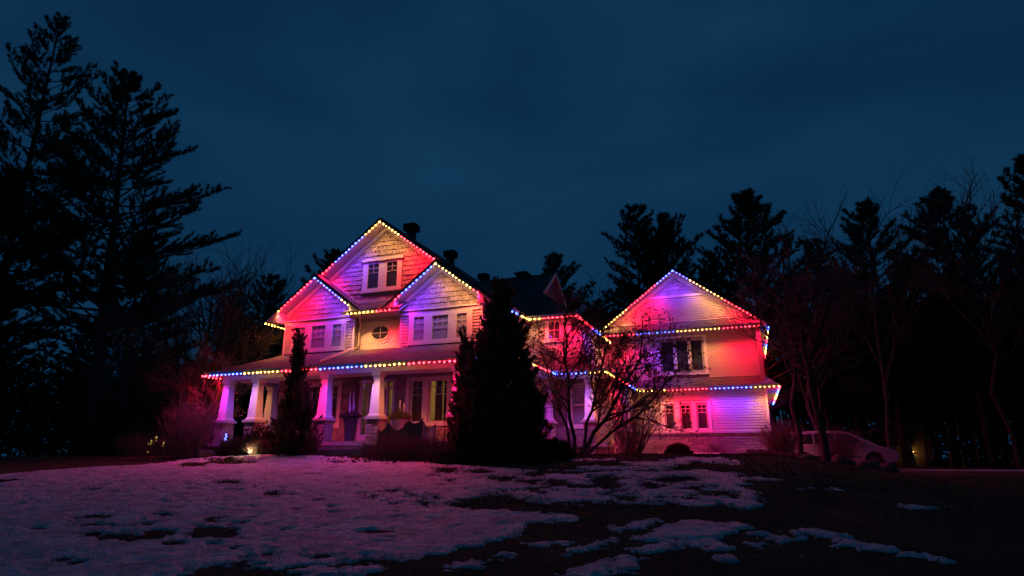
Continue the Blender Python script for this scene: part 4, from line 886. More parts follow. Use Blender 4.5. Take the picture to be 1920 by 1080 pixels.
# warm lamps in the rooms that are lit
def room_lamp(label, x, y, z, w, col=(1, .62, .22)):
    t = thing('ceiling_lamp', label, 'lamp', (x, y, z))
    MB().tube([(x, y, 4.9), (x, y, z + .1)], .012, 6).build('lamp_cord', M['metal'], t)
    sh = MB().lathe([(.05, z + .12), (.10, z + .08), (.16, z - .02), (.16, z - .05)], x, y, 14).build('lamp_shade', emit_mat('lamp_glow', col, 3.0), t)
    d = bpy.data.lights.new('room_light', 'POINT'); d.energy = w; d.color = col; d.shadow_soft_size = .15
    l = link(bpy.data.objects.new('room_light', d)); l.parent = t; l.location = (0, 0, -.25)
room_lamp('lit ceiling lamp inside the room right of the front door', -11.6, 24.6, 4.4, 26)
room_lamp('dim lit lamp in the hallway behind the front door', -14.4, 25.2, 4.5, 9)
room_lamp('lit lamp inside the room behind the middle porch', -8.7, 28.2, 4.4, 14)

# ------------------------------------------------------------------ vegetation
def unit(v): return v / (np.linalg.norm(v) + 1e-9)
def bent(p, d, L, k, rng, wob=.12, up=0.0):
    pts = [np.array(p, float)]; d = unit(np.array(d, float))
    for i in range(k - 1):
        d = unit(d + rng.normal(0, wob, 3) + np.array([0, 0, up])); pts.append(pts[-1] + d * L / (k - 1))
    return np.array(pts), d
def sample(pts, f):
    i = f * (len(pts) - 1); j = min(int(i), len(pts) - 2); return pts[j] + (pts[j + 1] - pts[j]) * (i - j), unit(pts[j + 1] - pts[j])
def offshoot(d, ang, rng):
    s_ = unit(np.cross(d, rng.normal(0, 1, 3))); return unit(d * math.cos(ang) + s_ * math.sin(ang))

def grow(big, fine, p, d, L, r, depth, rng, kids=(5, 6, 6), up=.04, ang=(.45, 1.0), ratio=.55, wob=.13, start=.25, tips=None):
    k = 6 if depth > 1 else 4
    pts, de = bent(p, d, L, k, rng, wob, up)
    (big if r > .018 else fine).add(pts, r, max(r * .45, .0052), 6 if r > .04 else (4 if r > .012 else 3))
    if depth == 0:
        if tips is not None: tips.append(pts[-1])
        return
    for i in range(kids[-depth] if depth <= len(kids) else kids[0]):
        f = start + (1 - start) * (i + rng.uniform(.1, .9)) / kids[-depth]
        q, dd = sample(pts, f); nd = offshoot(dd, rng.uniform(*ang), rng)
        grow(big, fine, q, nd, L * ratio * rng.uniform(.65, 1.2) * (1.15 - .45 * f), r * .52 * (1.1 - .4 * f), depth - 1, rng, kids, up, ang, ratio, wob, start, tips)

def bare_tree(name, label, base, stems, seed, kids=(6, 6, 5), depth=3, group=None, ang=(.4, .95), up=.05, ratio=.55, leaves=0, sink=.15, wob=.12):
    """stems: list of (end point offset, base radius)"""
    rng = np.random.default_rng(seed); x, y = base; z = gz(x, y); t = thing(name, label, 'tree', (x, y, z), group)
    big, fine, tips = Branches(), Branches(), []
    first = None
    for st_ in stems:
        off, r = st_[:2]; off = np.array(off, float); L = np.linalg.norm(off)
        p0 = np.array([x, y, z - sink]) + rng.normal(0, .05, 3) * [1, 1, 0]
        if len(st_) > 2: p0 = sample(first, st_[2])[0]
        k = 8; pts = []
        bow = np.array([0, 0, -.12 * L])
        for i in range(k):
            f = i / (k - 1); pts.append(p0 + off * f + bow * math.sin(math.pi * f) * (1 - abs(off[2]) / L) + (rng.normal(0, .035 * L * .35, 3) if 0 < i < k - 1 else 0))
        pts = np.array(pts); big.add(pts, r, r * .35, 8); first = pts if first is None else first
        nk = kids[0]
        for i in range(nk):
            f = .28 + .72 * (i + rng.uniform(.1, .9)) / nk; q, dd = sample(pts, f)
            grow(big, fine, q, offshoot(dd, rng.uniform(*ang), rng), L * ratio * rng.uniform(.6, 1.15) * (1.2 - .6 * f), r * .5 * (1.15 - .6 * f), depth - 1, rng, kids[1:], up, ang, ratio, wob, .25, tips)
    big.build('trunk', M['bark'], t, True); kind(fine.build('twigs', M['twig'], t), 'stuff')
    if leaves and tips:
        T = np.array(tips); idx = rng.integers(0, len(T), leaves); P = T[idx] + rng.normal(0, .07, (leaves, 3))
        v, f = blades(P, np.tile([0, 0, -1.0], (leaves, 1)), .085, .03, rng, .8, 2); put('dry_leaves', np_mesh('dry_leaves', v, f), M['dead'], t)
    return t

def pine(name, label, base, h, crown0, reach, nb, seed, lean=(0, 0), twigs=13, tl=.20, tw=.022, per=7, group='pine trees around the house', sub=4, trunk_r=None):
    rng = np.random.default_rng(seed); x, y = base; z = gz(x, y); t = thing(name, label, 'tree', (x, y, z), group)
    br = Branches(); tr = MB(); k = 10; tp = []
    for i in range(k):
        f = i / (k - 1); tp.append((x + lean[0] * f + rng.normal(0, .05), y + lean[1] * f, z - .2 + (h + .2) * f))
    tp = np.array(tp); r0 = trunk_r or h * .013
    tr.tube([tuple(q) for q in tp], [r0 * (1 - .93 * i / (k - 1)) for i in range(k)], 8).build('trunk', M['bark'], t, True)
    P, D = [], []
    ga = 0
    for b in range(nb):
        f = (b + rng.uniform(0, .9)) / nb; hz_ = crown0 + (1 - crown0) * f
        p, _ = sample(tp, min(hz_, .995)); ga += 2.4 + rng.normal(0, .35)
        prof = (1 - f) ** .62 * (.55 + .45 * min(1, f * 4 + .45)); L = max(.35, reach * prof * rng.uniform(.6, 1.12))
        d = np.array([math.cos(ga), math.sin(ga), rng.uniform(-.02, .25) + .75 * f ** 2])
        pts, _ = bent(p, d, L, 7, rng, .06, .055 + .03 * f); br.add(pts, .012 + .010 * L, .006, 4)
        nt = max(4, int(twigs * (L / reach + .25)))
        for j in range(nt):
            g_ = .22 + .78 * (j + rng.uniform(0, 1)) / nt; q, dd = sample(pts, g_)
            sd = unit(np.cross(dd, [0, 0, 1])) * (1 if j % 2 else -1)
            nd = unit(dd * .8 + sd * rng.uniform(.3, 1.0) + np.array([0, 0, rng.uniform(.0, .45)]))
            l2 = max(.25, L * .30 * (1.15 - g_) + .18) * rng.uniform(.6, 1.2)
            tpts, _ = bent(q, nd, l2, 4, rng, .1, .08); br.add(tpts, .012, .004, 3)
            m_ = max(2, int(sub * (l2 / .6 + .4)))
            for u_ in range(m_):
                s_, e_ = sample(tpts, min(.999, .25 + .75 * (u_ + rng.uniform(0, 1)) / m_)); P.append(s_ + rng.normal(0, .03, 3)); D.append(unit(e_ + np.array([0, 0, .35])))
        P.append(pts[-1]); D.append(unit(pts[-1] - pts[-2]))
    P = np.array(P); D = np.array(D)
    br.build('branches', M['bark'], t)
    v, f = blades(P, D, tl, tw, rng, .62, per); put('crown', np_mesh('crown', v, f), M['pine'], t)
    return t

def copy_tree(src, label, loc, scale, rz):
    o = src.copy(); link(o); o.location = loc; o.scale = scale; o.rotation_euler = (0, 0, rz); o['label'] = label
    for ch in src.children: c = ch.copy(); link(c); c.parent = o
    return o

def arborvitae(name, label, base, h, w, seed, n, lumps=.16, bias=0.0, lean=(0, 0), conc=1.25, lobes=()):
    """columnar evergreen: a main spire and side leaders (dx, dy, height, width, share), all of upright sprays"""
    rng = np.random.default_rng(seed); x, y = base; z = gz(x, y); t = thing(name, label, 'tree', (x, y, z), 'evergreen cedars in front of the porch')
    MB().tube([(x, y, z - .1), (x + lean[0] * .4, y, z + h * .4), (x + lean[0] * .9, y + lean[1], z + h * .92)], [.09, .06, .015], 7).build('trunk', M['bark'], t)
    Vs, Fs, vb = [], [], 0
    for dx, dy, hh, ww, share in ((0, 0, h, w, 1.0),) + tuple(lobes):
        m_ = int(n * share); nf_ = max(60, m_ // 20); u = rng.beta(1.0, 1.3, nf_); th = rng.uniform(0, 2 * np.pi, nf_)      # fronds, each a clump of sprays
        prof = np.where(u < .22, .72 + .28 * (u / .22) ** .7, (1 - (np.clip(u - .22, 0, 1) / .78) ** conc) ** (1 + bias))
        bump_ = 1 + lumps * (np.sin(th * 3 + u * 17 + seed) * .5 + np.sin(th * 5 - u * 29 + 2 * seed) * .45 + 1.8 * (vnoise(th * 2.2 * np.clip(prof, .2, 1), u * hh * 1.6, 1.0, seed) - .5))
        rad = .5 * ww * prof * bump_ * np.sqrt(rng.uniform(.25, 1.0, nf_)) * .93
        Pf = np.stack([x + dx + rad * np.cos(th) + lean[0] * u, y + dy + rad * np.sin(th) + lean[1] * u, z + .02 + u * (hh - .25)], -1)
        Df = np.stack([np.cos(th) * .5, np.sin(th) * .5, np.full(nf_, .9)], -1) + rng.normal(0, .18, (nf_, 3))
        i_ = rng.integers(0, nf_, m_); q_ = rng.uniform(0, 1, (m_, 1)) ** .8
        P = Pf[i_] + Df[i_] * q_ * rng.uniform(.22, .42, (nf_, 1))[i_] + rng.normal(0, .05, (m_, 3)) * (1.15 - q_); D = Df[i_]
        v, f = blades(P, D, .15, .020, rng, .45, 4); Vs.append(v); Fs.append(f + vb); vb += len(v)
    put('crown', np_mesh('crown', np.concatenate(Vs), np.concatenate(Fs)), M['cedar'], t)
    return t

def twig_shrub(name, label, base, rx, ry, h, n, seed, fan=.9, r=.008, mat_='twig', group=None, cat='shrub', sub=3, droop=0.0, spread=.25):
    rng = np.random.default_rng(seed); x, y = base; z = gz(x, y); t = thing(name, label, cat, (x, y, z), group)
    br = Branches()
    for i in range(n):
        a = rng.uniform(0, 2 * np.pi); q = math.sqrt(rng.uniform(0, 1))
        ox, oy = math.cos(a) * q, math.sin(a) * q
        p = (x + ox * rx * spread, y + oy * ry * spread, gz(x, y) - .05)
        hh = h * rng.uniform(.65, 1.05) * (1 - .25 * q * q)
        end = np.array([x + ox * rx * fan, y + oy * ry * fan, z + hh]); d = end - np.array(p); L = np.linalg.norm(d)
        pts, _ = bent(p, d + np.array([0, 0, L * .3]), L, 6, rng, .09, -.045 - droop); br.add(pts, r * rng.uniform(.7, 1.3), .003, 3)
        for s_ in range(sub):
            qv, dd = sample(pts, rng.uniform(.3, .95)); tp, _ = bent(qv, offshoot(dd, rng.uniform(.3, .8), rng), L * rng.uniform(.12, .32), 4, rng, .12, .02 - droop); br.add(tp, r * .5, .002, 3)
    br.build('stems', M[mat_], t); return t

def leafy_mound(name, label, base, rx, ry, h, n, seed, m='yew', l=.11, w=.018, cat='shrub', group=None, rough=.25):
    rng = np.random.default_rng(seed); x, y = base; z = gz(x, y); t = thing(name, label, cat, (x, y, z), group)
    a = rng.uniform(0, 2 * np.pi, n); c = rng.uniform(0, 1, n); s_ = np.sqrt(1 - c * c); q = rng.uniform(.72, 1.0, n) * (1 + rough * (np.sin(a * 4 + c * 7 + seed) * .5 + np.sin(a * 7 - c * 11) * .4))
    dirs = np.stack([s_ * np.cos(a), s_ * np.sin(a), c], -1); P = np.array([x, y, z]) + dirs * q[:, None] * [rx, ry, h]
    v, f = blades(P, dirs + [0, 0, .4], l, w, rng, .45, 4); put('foliage', np_mesh('foliage', v, f), M[m], t)
    br = Branches()
    for i in range(14):
        aa = rng.uniform(0, 6.28); e = np.array([math.cos(aa) * rx * .7, math.sin(aa) * ry * .7, h * rng.uniform(.3, .8)]); pts, _ = bent((x, y, z - .05), e, np.linalg.norm(e), 4, rng, .1); br.add(pts, .018, .006, 4)
    br.build('stems', M['bark'], t); return t

# evergreen cedars by the porch
arborvitae('cedar_tree', 'slim dark pointed cedar left of the porch steps', (-15.15, 18.3), 4.75, 1.15, 3, 6000, .34, .85, lean=(-.3, 0), conc=.95, lobes=((.40, .1, 2.3, .9, .3), (-.3, 0, 1.9, .8, .25)))
arborvitae('cedar_tree', 'tall broad dark cedar in front of the porch corner', (-7.05, 17.7), 5.6, 2.35, 8, 14000, .38, .0, conc=1.45, lobes=((-.5, .1, 4.2, 1.5, .4), (.42, -.15, 4.2, 1.6, .4), (.6, .2, 3.1, 1.4, .3), (-.75, -.2, 2.9, 1.4, .3), (.1, -.4, 4.9, 1.1, .2)))
arborvitae('cedar_tree', 'small narrow cedar pressed against the tall one', (-8.62, 18.5), 4.25, .85, 5, 4500, .28, .1, conc=1.1)
leafy_mound('juniper', 'dark spreading juniper at the foot of the slim cedar', (-17.1, 18.9), 1.0, .6, .95, 3000, 4, rough=.5)
leafy_mound('juniper', 'low dark juniper left of the lit little shrub', (-18.6, 19.1), .8, .5, .6, 1800, 5, rough=.5)
leafy_mound('juniper', 'dark evergreen mound right below the tall cedar', (-5.5, 18.1), .55, .5, .55, 2000, 6)
leafy_mound('boxwood', 'low dark rounded bush in the snow before the wing', (-2.92, 27.6), .60, .5, .52, 2600, 7, l=.07, w=.016, rough=.1)
leafy_mound('evergreen_spread', 'ground-hugging evergreen in front of the tall cedar', (-7.0, 16.6), 1.7, .45, .28, 2600, 9, rough=.5)
# bare hedge and shrubs
twig_shrub('hedge', 'bare twiggy hedge in front of the burlap screen', (-10.35, 17.75), 1.75, .55, .85, 900, 11, 1.0, .006, spread=.9, cat='hedge', sub=4)
twig_shrub('bare_shrub', 'many-stemmed bare shrub fanning up beside the wing corner', (-4.3, 24.3), 1.75, .9, 2.75, 150, 12, 1.0, .014, spread=.18, sub=6)
twig_shrub('bare_shrub', 'dense bare shrub at the right corner of the wing', (1.25, 30.4), 1.0, .8, 1.75, 420, 13, 1.0, .007, spread=.4, sub=4)
twig_shrub('bare_shrub', 'rounded bare shrub in front of the van', (3.35, 29.6), 1.1, .7, 1.7, 260, 14, 1.0, .007, spread=.3, sub=4)
twig_shrub('weeping_shrub', 'small weeping shrub against the stone base of the wing', (-1.55, 31.2), .65, .45, 1.1, 230, 15, 1.0, .005, spread=.1, droop=.28, sub=3)
twig_shrub('bare_shrub', 'tangle of bare shrubs at the left end of the porch', (-20.6, 18.7), 1.5, .8, 2.3, 260, 16, 1.0, .009, spread=.5, sub=5)
twig_shrub('bare_shrub', 'low reddish brush below the left bare tree', (-24.6, 20.4), 2.4, .9, 1.1, 420, 17, 1.0, .007, spread=.7, sub=4)
twig_shrub('bare_shrub', 'small dry brush under the tall cedar edge', (-5.2, 19.0), .8, .4, .55, 160, 18, 1.0, .005, spread=.7, sub=3)
twig_shrub('lit_shrub', 'small dry shrub lit from below by a garden spotlight', (-16.75, 18.35), .6, .4, .7, 420, 19, 1.0, .005, spread=.4, sub=5)
# bare trees
bare_tree('bare_tree', 'spreading multi-stemmed bare tree in front of the middle porch', (-5.45, 20.4),
          [((-1.1, .2, 3.5), .062), ((-.2, -.3, 4.6), .075), ((1.1, .3, 4.0), .066), ((2.6, -.2, 3.5), .085), ((3.5, .4, 2.9), .056)], 31, (10, 9, 8), 3, ang=(.35, 1.0), up=.03, leaves=3200)
bare_tree('bare_tree', 'wide reddish bare tree with several trunks left of the porch', (-24.3, 22.0),
          [((-5.2, .5, 5.2), .11), ((-2.6, -.5, 7.4), .13), ((-.4, .6, 7.6), .14), ((1.6, -.2, 6.8), .12), ((3.0, .6, 5.0), .10)], 32, (10, 9, 8), 3, ang=(.3, .9), up=.05, wob=.10)
bare_tree('bare_tree', 'lower reddish thicket tree close to the left porch corner', (-22.4, 20.6),
          [((-1.6, .3, 3.4), .06), ((-.5, -.3, 4.2), .07), ((.8, .2, 4.0), .06), ((1.5, -.2, 2.8), .05)], 61, (10, 9, 7), 3, ang=(.35, .95), up=.04)
bare_tree('bare_tree', 'bushy bare tree left of the wide multi-trunk one', (-27.8, 22.4),
          [((-2.0, .3, 4.6), .08), ((-.4, -.3, 5.8), .09), ((1.6, .2, 5.2), .08), ((2.6, -.2, 3.4), .06)], 62, (10, 9, 7), 3, ang=(.35, .95), up=.04)
bare_tree('bare_tree', 'small single-trunk bare tree far left in the dark yard', (-29.9, 24.0), [((.9, 0, 3.2), .13), ((-2.2, .2, 4.4), .09), ((2.0, .3, 5.0), .09)], 33, (9, 8, 7), 3)
bare_tree('bare_tree', 'dark leaning tree trunk standing in front of the van', (2.45, 25.0), [((-.3, .2, 6.2), .15), ((1.9, .5, 3.2), .045, .45), ((1.5, .4, 3.4), .04, .6), ((-1.6, .5, 2.4), .028, .55)], 34, (8, 7, 6), 3, ang=(.35, .95), up=.03)
bare_tree('bare_tree', 'slim bare trunk between the wing corner and the van', (1.95, 29.5), [((.25, .3, 8.5), .12), ((-1.6, .3, 4.0), .055, .45), ((1.8, 1.0, 4.2), .055, .5)], 35, (10, 7, 6), 3, up=.05)
bare_tree('bare_tree', 'thin bare tree behind the van at the wood edge', (7.0, 39.0), [((.6, 0, 13.5), .13), ((-1.6, .5, 6), .06, .4), ((2.2, 0, 6), .06, .45)], 36, (10, 7, 6), 3, up=.05)
bare_tree('bare_tree', 'pale bare tree near the right edge of the woods', (11.5, 36.0), [((-.6, 0, 12.5), .13), ((1.8, .5, 6), .06, .4), ((-2.4, 0, 5), .06, .45)], 37, (10, 7, 6), 3, up=.05)
bare_tree('bare_tree', 'bare treetop poking up beside the right wing ridge', (3.6, 41.0), [((-.4, 0, 12.5), .14), ((1.4, .5, 11.5), .08)], 38, (9, 6, 4), 3, up=.06, ang=(.3, .7))
bare_tree('bare_tree', 'thin bare treetop left of the porch roof against the sky', (-31.0, 31.0), [((0, 0, 11.5), .13), ((2.0, .3, 10.5), .09), ((-2.0, .5, 10.0), .09)], 39, (9, 6, 5), 3, up=.06, ang=(.3, .8))
# pines
pine('pine_tree', 'big white pine with long upswept boughs at far left', (-36.3, 26.0), 26.2, .26, 9.6, 92, 41, lean=(-2.6, 0), twigs=27, tl=.25, tw=.020, per=12, sub=6, trunk_r=.42)
pine('pine_tree', 'tallest pine cut by the left edge of the picture', (-51.5, 28.0), 36.5, .2, 9.5, 100, 42, lean=(-.5, 0), twigs=24, tl=.28, tw=.024, per=11, sub=5, trunk_r=.45)
pA = pine('pine_tree', 'pine with a clear pointed top behind the middle roof, left of the wing', (-7.5, 50.0), 20.8, .18, 7.4, 100, 43, twigs=20, tl=.32, tw=.032, per=10)
pB = pine('pine_tree', 'big dense pine towering just right of the wing gable', (1.3, 44.0), 18.2, .16, 7.4, 104, 44, twigs=20, tl=.32, tw=.032, per=10)
pC = pine('pine_tree', 'open crowned pine above the van at the right', (8.9, 45.5), 17.3, .14, 7.2, 96, 45, twigs=19, tl=.32, tw=.032, per=10)
k = 0
for src, lab, x, y, h, h0, rz in ((pB, 'shorter pine standing close against the pine with the pointed top', -5.2, 51.0, 20.0, 18.2, 1.0), (pC, 'small pine peeping over the middle roof ridge', -13.5, 45.5, 15.6, 17.3, 2.0),
        (pA, 'bushy pine low behind the middle block and the wing', -10.2, 47.0, 12.0, 20.8, 2.6), (pA, 'dark pine filling the gap right of the wing roof', 5.8, 49.0, 16.2, 20.8, 4.0), (pB, 'pine at the right edge of the photograph', 12.6, 43.0, 16.6, 18.2, 3.1),
        (pC, 'pine beyond the right edge of the woods', 17.5, 43.0, 18.0, 17.3, .7), (pA, 'outermost pine at the right', 21.5, 40.0, 17.0, 20.8, 5.2), (pB, 'far pine top behind the left bay roof', -36.2, 47.0, 19.2, 18.2, 5.5),
        (pC, 'dark pine left of the porch behind the bare tree', -36.6, 39.5, 14.6, 17.3, 1.4), (pA, 'pine further left behind the wide bare tree', -42.0, 41.0, 14.2, 20.8, .3), (pB, 'shorter pine between the left bare trees', -33.5, 37.0, 10.5, 18.2, 2.2),
        (pC, 'pine close behind the left end of the porch', -29.0, 40.0, 10.8, 17.3, 3.7), (pB, 'lower pine at the foot of the big white pine', -44.0, 33.0, 17.0, 18.2, 4.4), (pA, 'outermost dark pine at the far left', -58.0, 30.0, 24.0, 20.8, 1.9),
        (pC, 'pine in the dark row behind the driveway', 14.5, 50.0, 13.5, 17.3, 5.0), (pA, 'mid-height pine behind the right wing ridge', -1.8, 52.0, 16.5, 20.8, .9)):
    s_ = h / h0; copy_tree(src, lab, (x, y, gz(x, y)), (s_ ** .7, s_ ** .7, s_), rz)
# the wood behind: a mass of trunks, boughs and brush nobody could count
def woodland(label, boxes, seed):
    rng = np.random.default_rng(seed); br = Branches(); P, D = [], []
    for x0, x1, y0, y1, h, nt, nf in boxes:
        for i in range(nt):
            x, y = rng.uniform(x0, x1), rng.uniform(y0, y1); z = gz(x, y); hh = h * rng.uniform(.7, 1.25); pts, _ = bent((x, y, z - .2), (rng.normal(0, .06), 0, 1), hh, 6, rng, .03); br.add(pts, rng.uniform(.06, .16), .015, 4)
            for j in range(9):
                q, dd = sample(pts, rng.uniform(.25, 1)); tp, _ = bent(q, offshoot(dd, rng.uniform(.5, 1.2), rng), hh * rng.uniform(.1, .3), 4, rng, .12, .05); br.add(tp, .025, .006, 3)
        x = rng.uniform(x0, x1, nf); y = rng.uniform(y0, y1, nf); top = h * (.62 + .55 * vnoise(x, y, .35, seed)); zz = ground(x, y) + top * rng.uniform(0, 1, nf) ** .8
        P.append(np.stack([x, y, zz], -1)); D.append(rng.normal(0, 1, (nf, 3)) * [1, 1, .4] + [0, 0, .2])
    v1, f1 = br.arrays(); v2, f2 = blades(np.concatenate(P), np.concatenate(D), .75, .16, rng, .4, 4)
    o = put('woodland', np_mesh('woodland', v2, f2), M['pine']); kind(tag(o, label, 'woods'), 'stuff')
    o2 = put('woodland_trunks', np_mesh('woodland_trunks', v1, f1), M['twig']); kind(tag(o2, 'thin bare trunks and boughs in the ' + label.split(' ', 1)[1], 'woods'), 'stuff')
woodland('dark wood closing the left side of the yard', [(-110, -26, 50, 62, 11, 150, 8000), (-66, -30, 40, 48, 7, 70, 4000), (-110, -52, 27, 38, 10, 90, 7000)], 51)
woodland('dark wood behind the house and driveway at right', [(-24, 46, 56, 66, 14.5, 190, 11000), (3.5, 40, 46, 54, 13, 110, 7000)], 52)

# ------------------------------------------------------------------ the van
def van(x0, yc, z):
    """minivan facing +X, length 5.0, width 1.9; x0 = rear bumper"""
    t = thing('van', 'silver minivan parked on the driveway behind bare shrubs', 'van', (x0 + 2.5, yc, z))
    W = .93
    def P(x, y, h): return (x0 + x, yc + y, z + h)
    # body side outline with wheel arches (lower body)
    def arch(cx, r, n=10): return [(cx - r * math.cos(math.pi * k / n), .34 + r * math.sin(math.pi * k / n)) for k in range(n + 1)]
    low = [(.02, .40), (.06, .28)] + [(.55, .26)] + arch(.95, .40) + [(1.42, .24), (3.52, .24)] + arch(3.98, .40) + [(4.45, .28), (4.92, .30), (5.0, .42), (4.98, .62), (4.90, .80), (4.62, .93), (4.20, 1.02), (3.92, 1.06), (.10, 1.06), (.03, .75)]
    def loft(poly, secs):
        mb = MB(); n = len(poly); 
        for y, s_, dz in secs:
            for (px, pz) in poly: mb.v.append(P(2.5 + (px - 2.5) * s_, y, pz + dz))
        for i in range(len(secs) - 1):
            for k in range(n): mb.f.append((i * n + k, i * n + (k + 1) % n, (i + 1) * n + (k + 1) % n, (i + 1) * n + k))
        mb.f.append(tuple(range(n))[::-1]); mb.f.append(tuple((len(secs) - 1) * n + k for k in range(n))); return mb
    body = loft(low, [(-W, .985, 0), (-W * .96, 1.0, 0), (W * .96, 1.0, 0), (W, .985, 0)]).build('body', M['paint'], t)
    # greenhouse: tapered cabin
    prof = [(.10, 1.05), (.22, 1.50), (.48, 1.70), (1.6, 1.76), (2.55, 1.74), (3.0, 1.66), (4.22, 1.04)]
    mb = MB(); n = len(prof)
    for side in (-1, 1):
        for px, pz in prof: mb.v.append(P(px, side * (W - .03 - (pz - 1.05) * .24), pz))
    mb.f = [tuple(range(n)), tuple(range(2 * n - 1, n - 1, -1))] + [(k, n + k, n + (k + 1) % n, (k + 1) % n) for k in range(n)]
    mb.build('cabin', M['paint'], t)
    def side_glass(px, name='side_window'):
        for side in (-1, 1):
            m_ = MB(); off = .008
            pts = [P(x, side * (W - .03 - (h - 1.05) * .24 + off), h) for x, h in px]; pts2 = [P(x, side * (W - .03 - (h - 1.05) * .24 - .01), h) for x, h in px]
            k = len(px); m_.add(pts + pts2, [tuple(range(k)) if side < 0 else tuple(range(k))[::-1]] + [(i, (i + 1) % k, k + (i + 1) % k, k + i) for i in range(k)]); m_.build(name, M['vglass'], t)
    side_glass([(.42, 1.12), (1.42, 1.12), (1.42, 1.60), (.66, 1.58)]); side_glass([(1.50, 1.12), (2.40, 1.12), (2.40, 1.62), (1.50, 1.62)]); side_glass([(2.50, 1.12), (3.72, 1.12), (3.02, 1.58), (2.50, 1.62)])
    mb = MB(); mb.add([P(4.16, -.78, 1.09), P(4.16, .78, 1.09), P(3.07, .70, 1.64), P(3.07, -.70, 1.64)], [(0, 1, 2, 3)]); ws = mb; o = ws.build('windscreen', M['vglass'], t); o.location += Vector((.012, 0, .012))
    mb = MB(); mb.add([P(.11, -.72, 1.12), P(.11, .72, 1.12), P(.21, .66, 1.50), P(.21, -.66, 1.50)], [(3, 2, 1, 0)]); o = mb.build('rear_window', M['vglass'], t); o.location += Vector((-.012, 0, 0))
    for wx in (.95, 3.98):
        for side in (-1, 1):
            yw = side * (W - .14); mb = MB()
            def disc(r, y0, y1, k=22):
                m_ = MB(); v = [P(wx + r * math.cos(2 * math.pi * i / k), y, .34 + r * math.sin(2 * math.pi * i / k)) for y in (y0, y1) for i in range(k)]
                return m_.add(v, [tuple(range(k))[::-1], tuple(range(k, 2 * k))] + [(i, (i + 1) % k, k + (i + 1) % k, k + i) for i in range(k)])
            tyre = disc(.345, yw - .11, yw + .11).build('wheel', M['tyre'], t)
            disc(.22, yw + side * .11 - .004, yw + side * .115 + .004).build('rim', M['rim'], tyre)
            hub = MB()
            for q in range(5):
                a = 2 * math.pi * q / 5; hub.tube([P(wx, yw + side * .122, .34), P(wx + .2 * math.cos(a), yw + side * .122, .34 + .2 * math.sin(a))], .03, 5)
            hub.build('spoke', M['rim'], tyre)
    # flares, moulding, lamps, mirror, handles, seams
    for cx in (.95, 3.98):
        for side in (-1, 1):
            pts = [P(cx - .43 * math.cos(math.pi * k / 12), side * (W + .005), .34 + .43 * math.sin(math.pi * k / 12)) for k in range(13)]; MB().tube(pts, .035, 6).build('wheel_arch', M['paint'], t)
    for side in (-1, 1):
        MB().box(*sorted((x0 + 1.45, x0 + 3.45)), *sorted((yc + side * (W - .01), yc + side * (W + .012))), z + .50, z + .54).build('side_moulding', M['plastic'], t)
        m_ = MB()
        for xx in (1.46, 2.45, 3.56): m_.box(x0 + xx - .006, x0 + xx + .006, *sorted((yc + side * (W - .015), yc + side * (W + .004))), z + .32, z + 1.05)
        m_.build('door_seam', M['plastic'], t)
        for xx in (1.65, 2.65): MB().box(x0 + xx, x0 + xx + .18, *sorted((yc + side * (W - .01), yc + side * (W + .03))), z + .88, z + .92).build('door_handle', M['paint'], t)
        MB().box(x0 + 3.42, x0 + 3.60, *sorted((yc + side * W, yc + side * (W + .2))), z + 1.08, z + 1.24).build('mirror', M['paint'], t)
        MB().hexa([P(.0, side * W * .99 - .1, .72), P(.2, side * W * .99 - .1, .72), P(.2, side * W * .99 + .1, .72), P(.0, side * W * .99 + .1, .72), P(.05, side * W * .97 - .1, 1.08), P(.16, side * W * .97 - .1, 1.08), P(.16, side * W * .97 + .1, 1.08), P(.05, side * W * .97 + .1, 1.08)]).build('tail_light', M['redlens'], t)
        MB().hexa([P(4.6, side * .72 - .2, .70), P(4.95, side * .72 - .2, .68), P(4.95, side * .72 + .2, .68), P(4.6, side * .72 + .2, .70), P(4.6, side * .72 - .2, .86), P(4.88, side * .72 - .2, .82), P(4.88, side * .72 + .2, .82), P(4.6, side * .72 + .2, .86)]).build('headlight', M['lens'], t)
    MB().box(x0 - .03, x0 + .12, yc - .88, yc + .88, z + .36, z + .60).build('rear_bumper', M['paint'], t); MB().box(x0 + 4.9, x0 + 5.02, yc - .8, yc + .8, z + .34, z + .56).build('front_bumper', M['paint'], t)
van(1.42, 35.1, gz(4, 34.8) + .012)

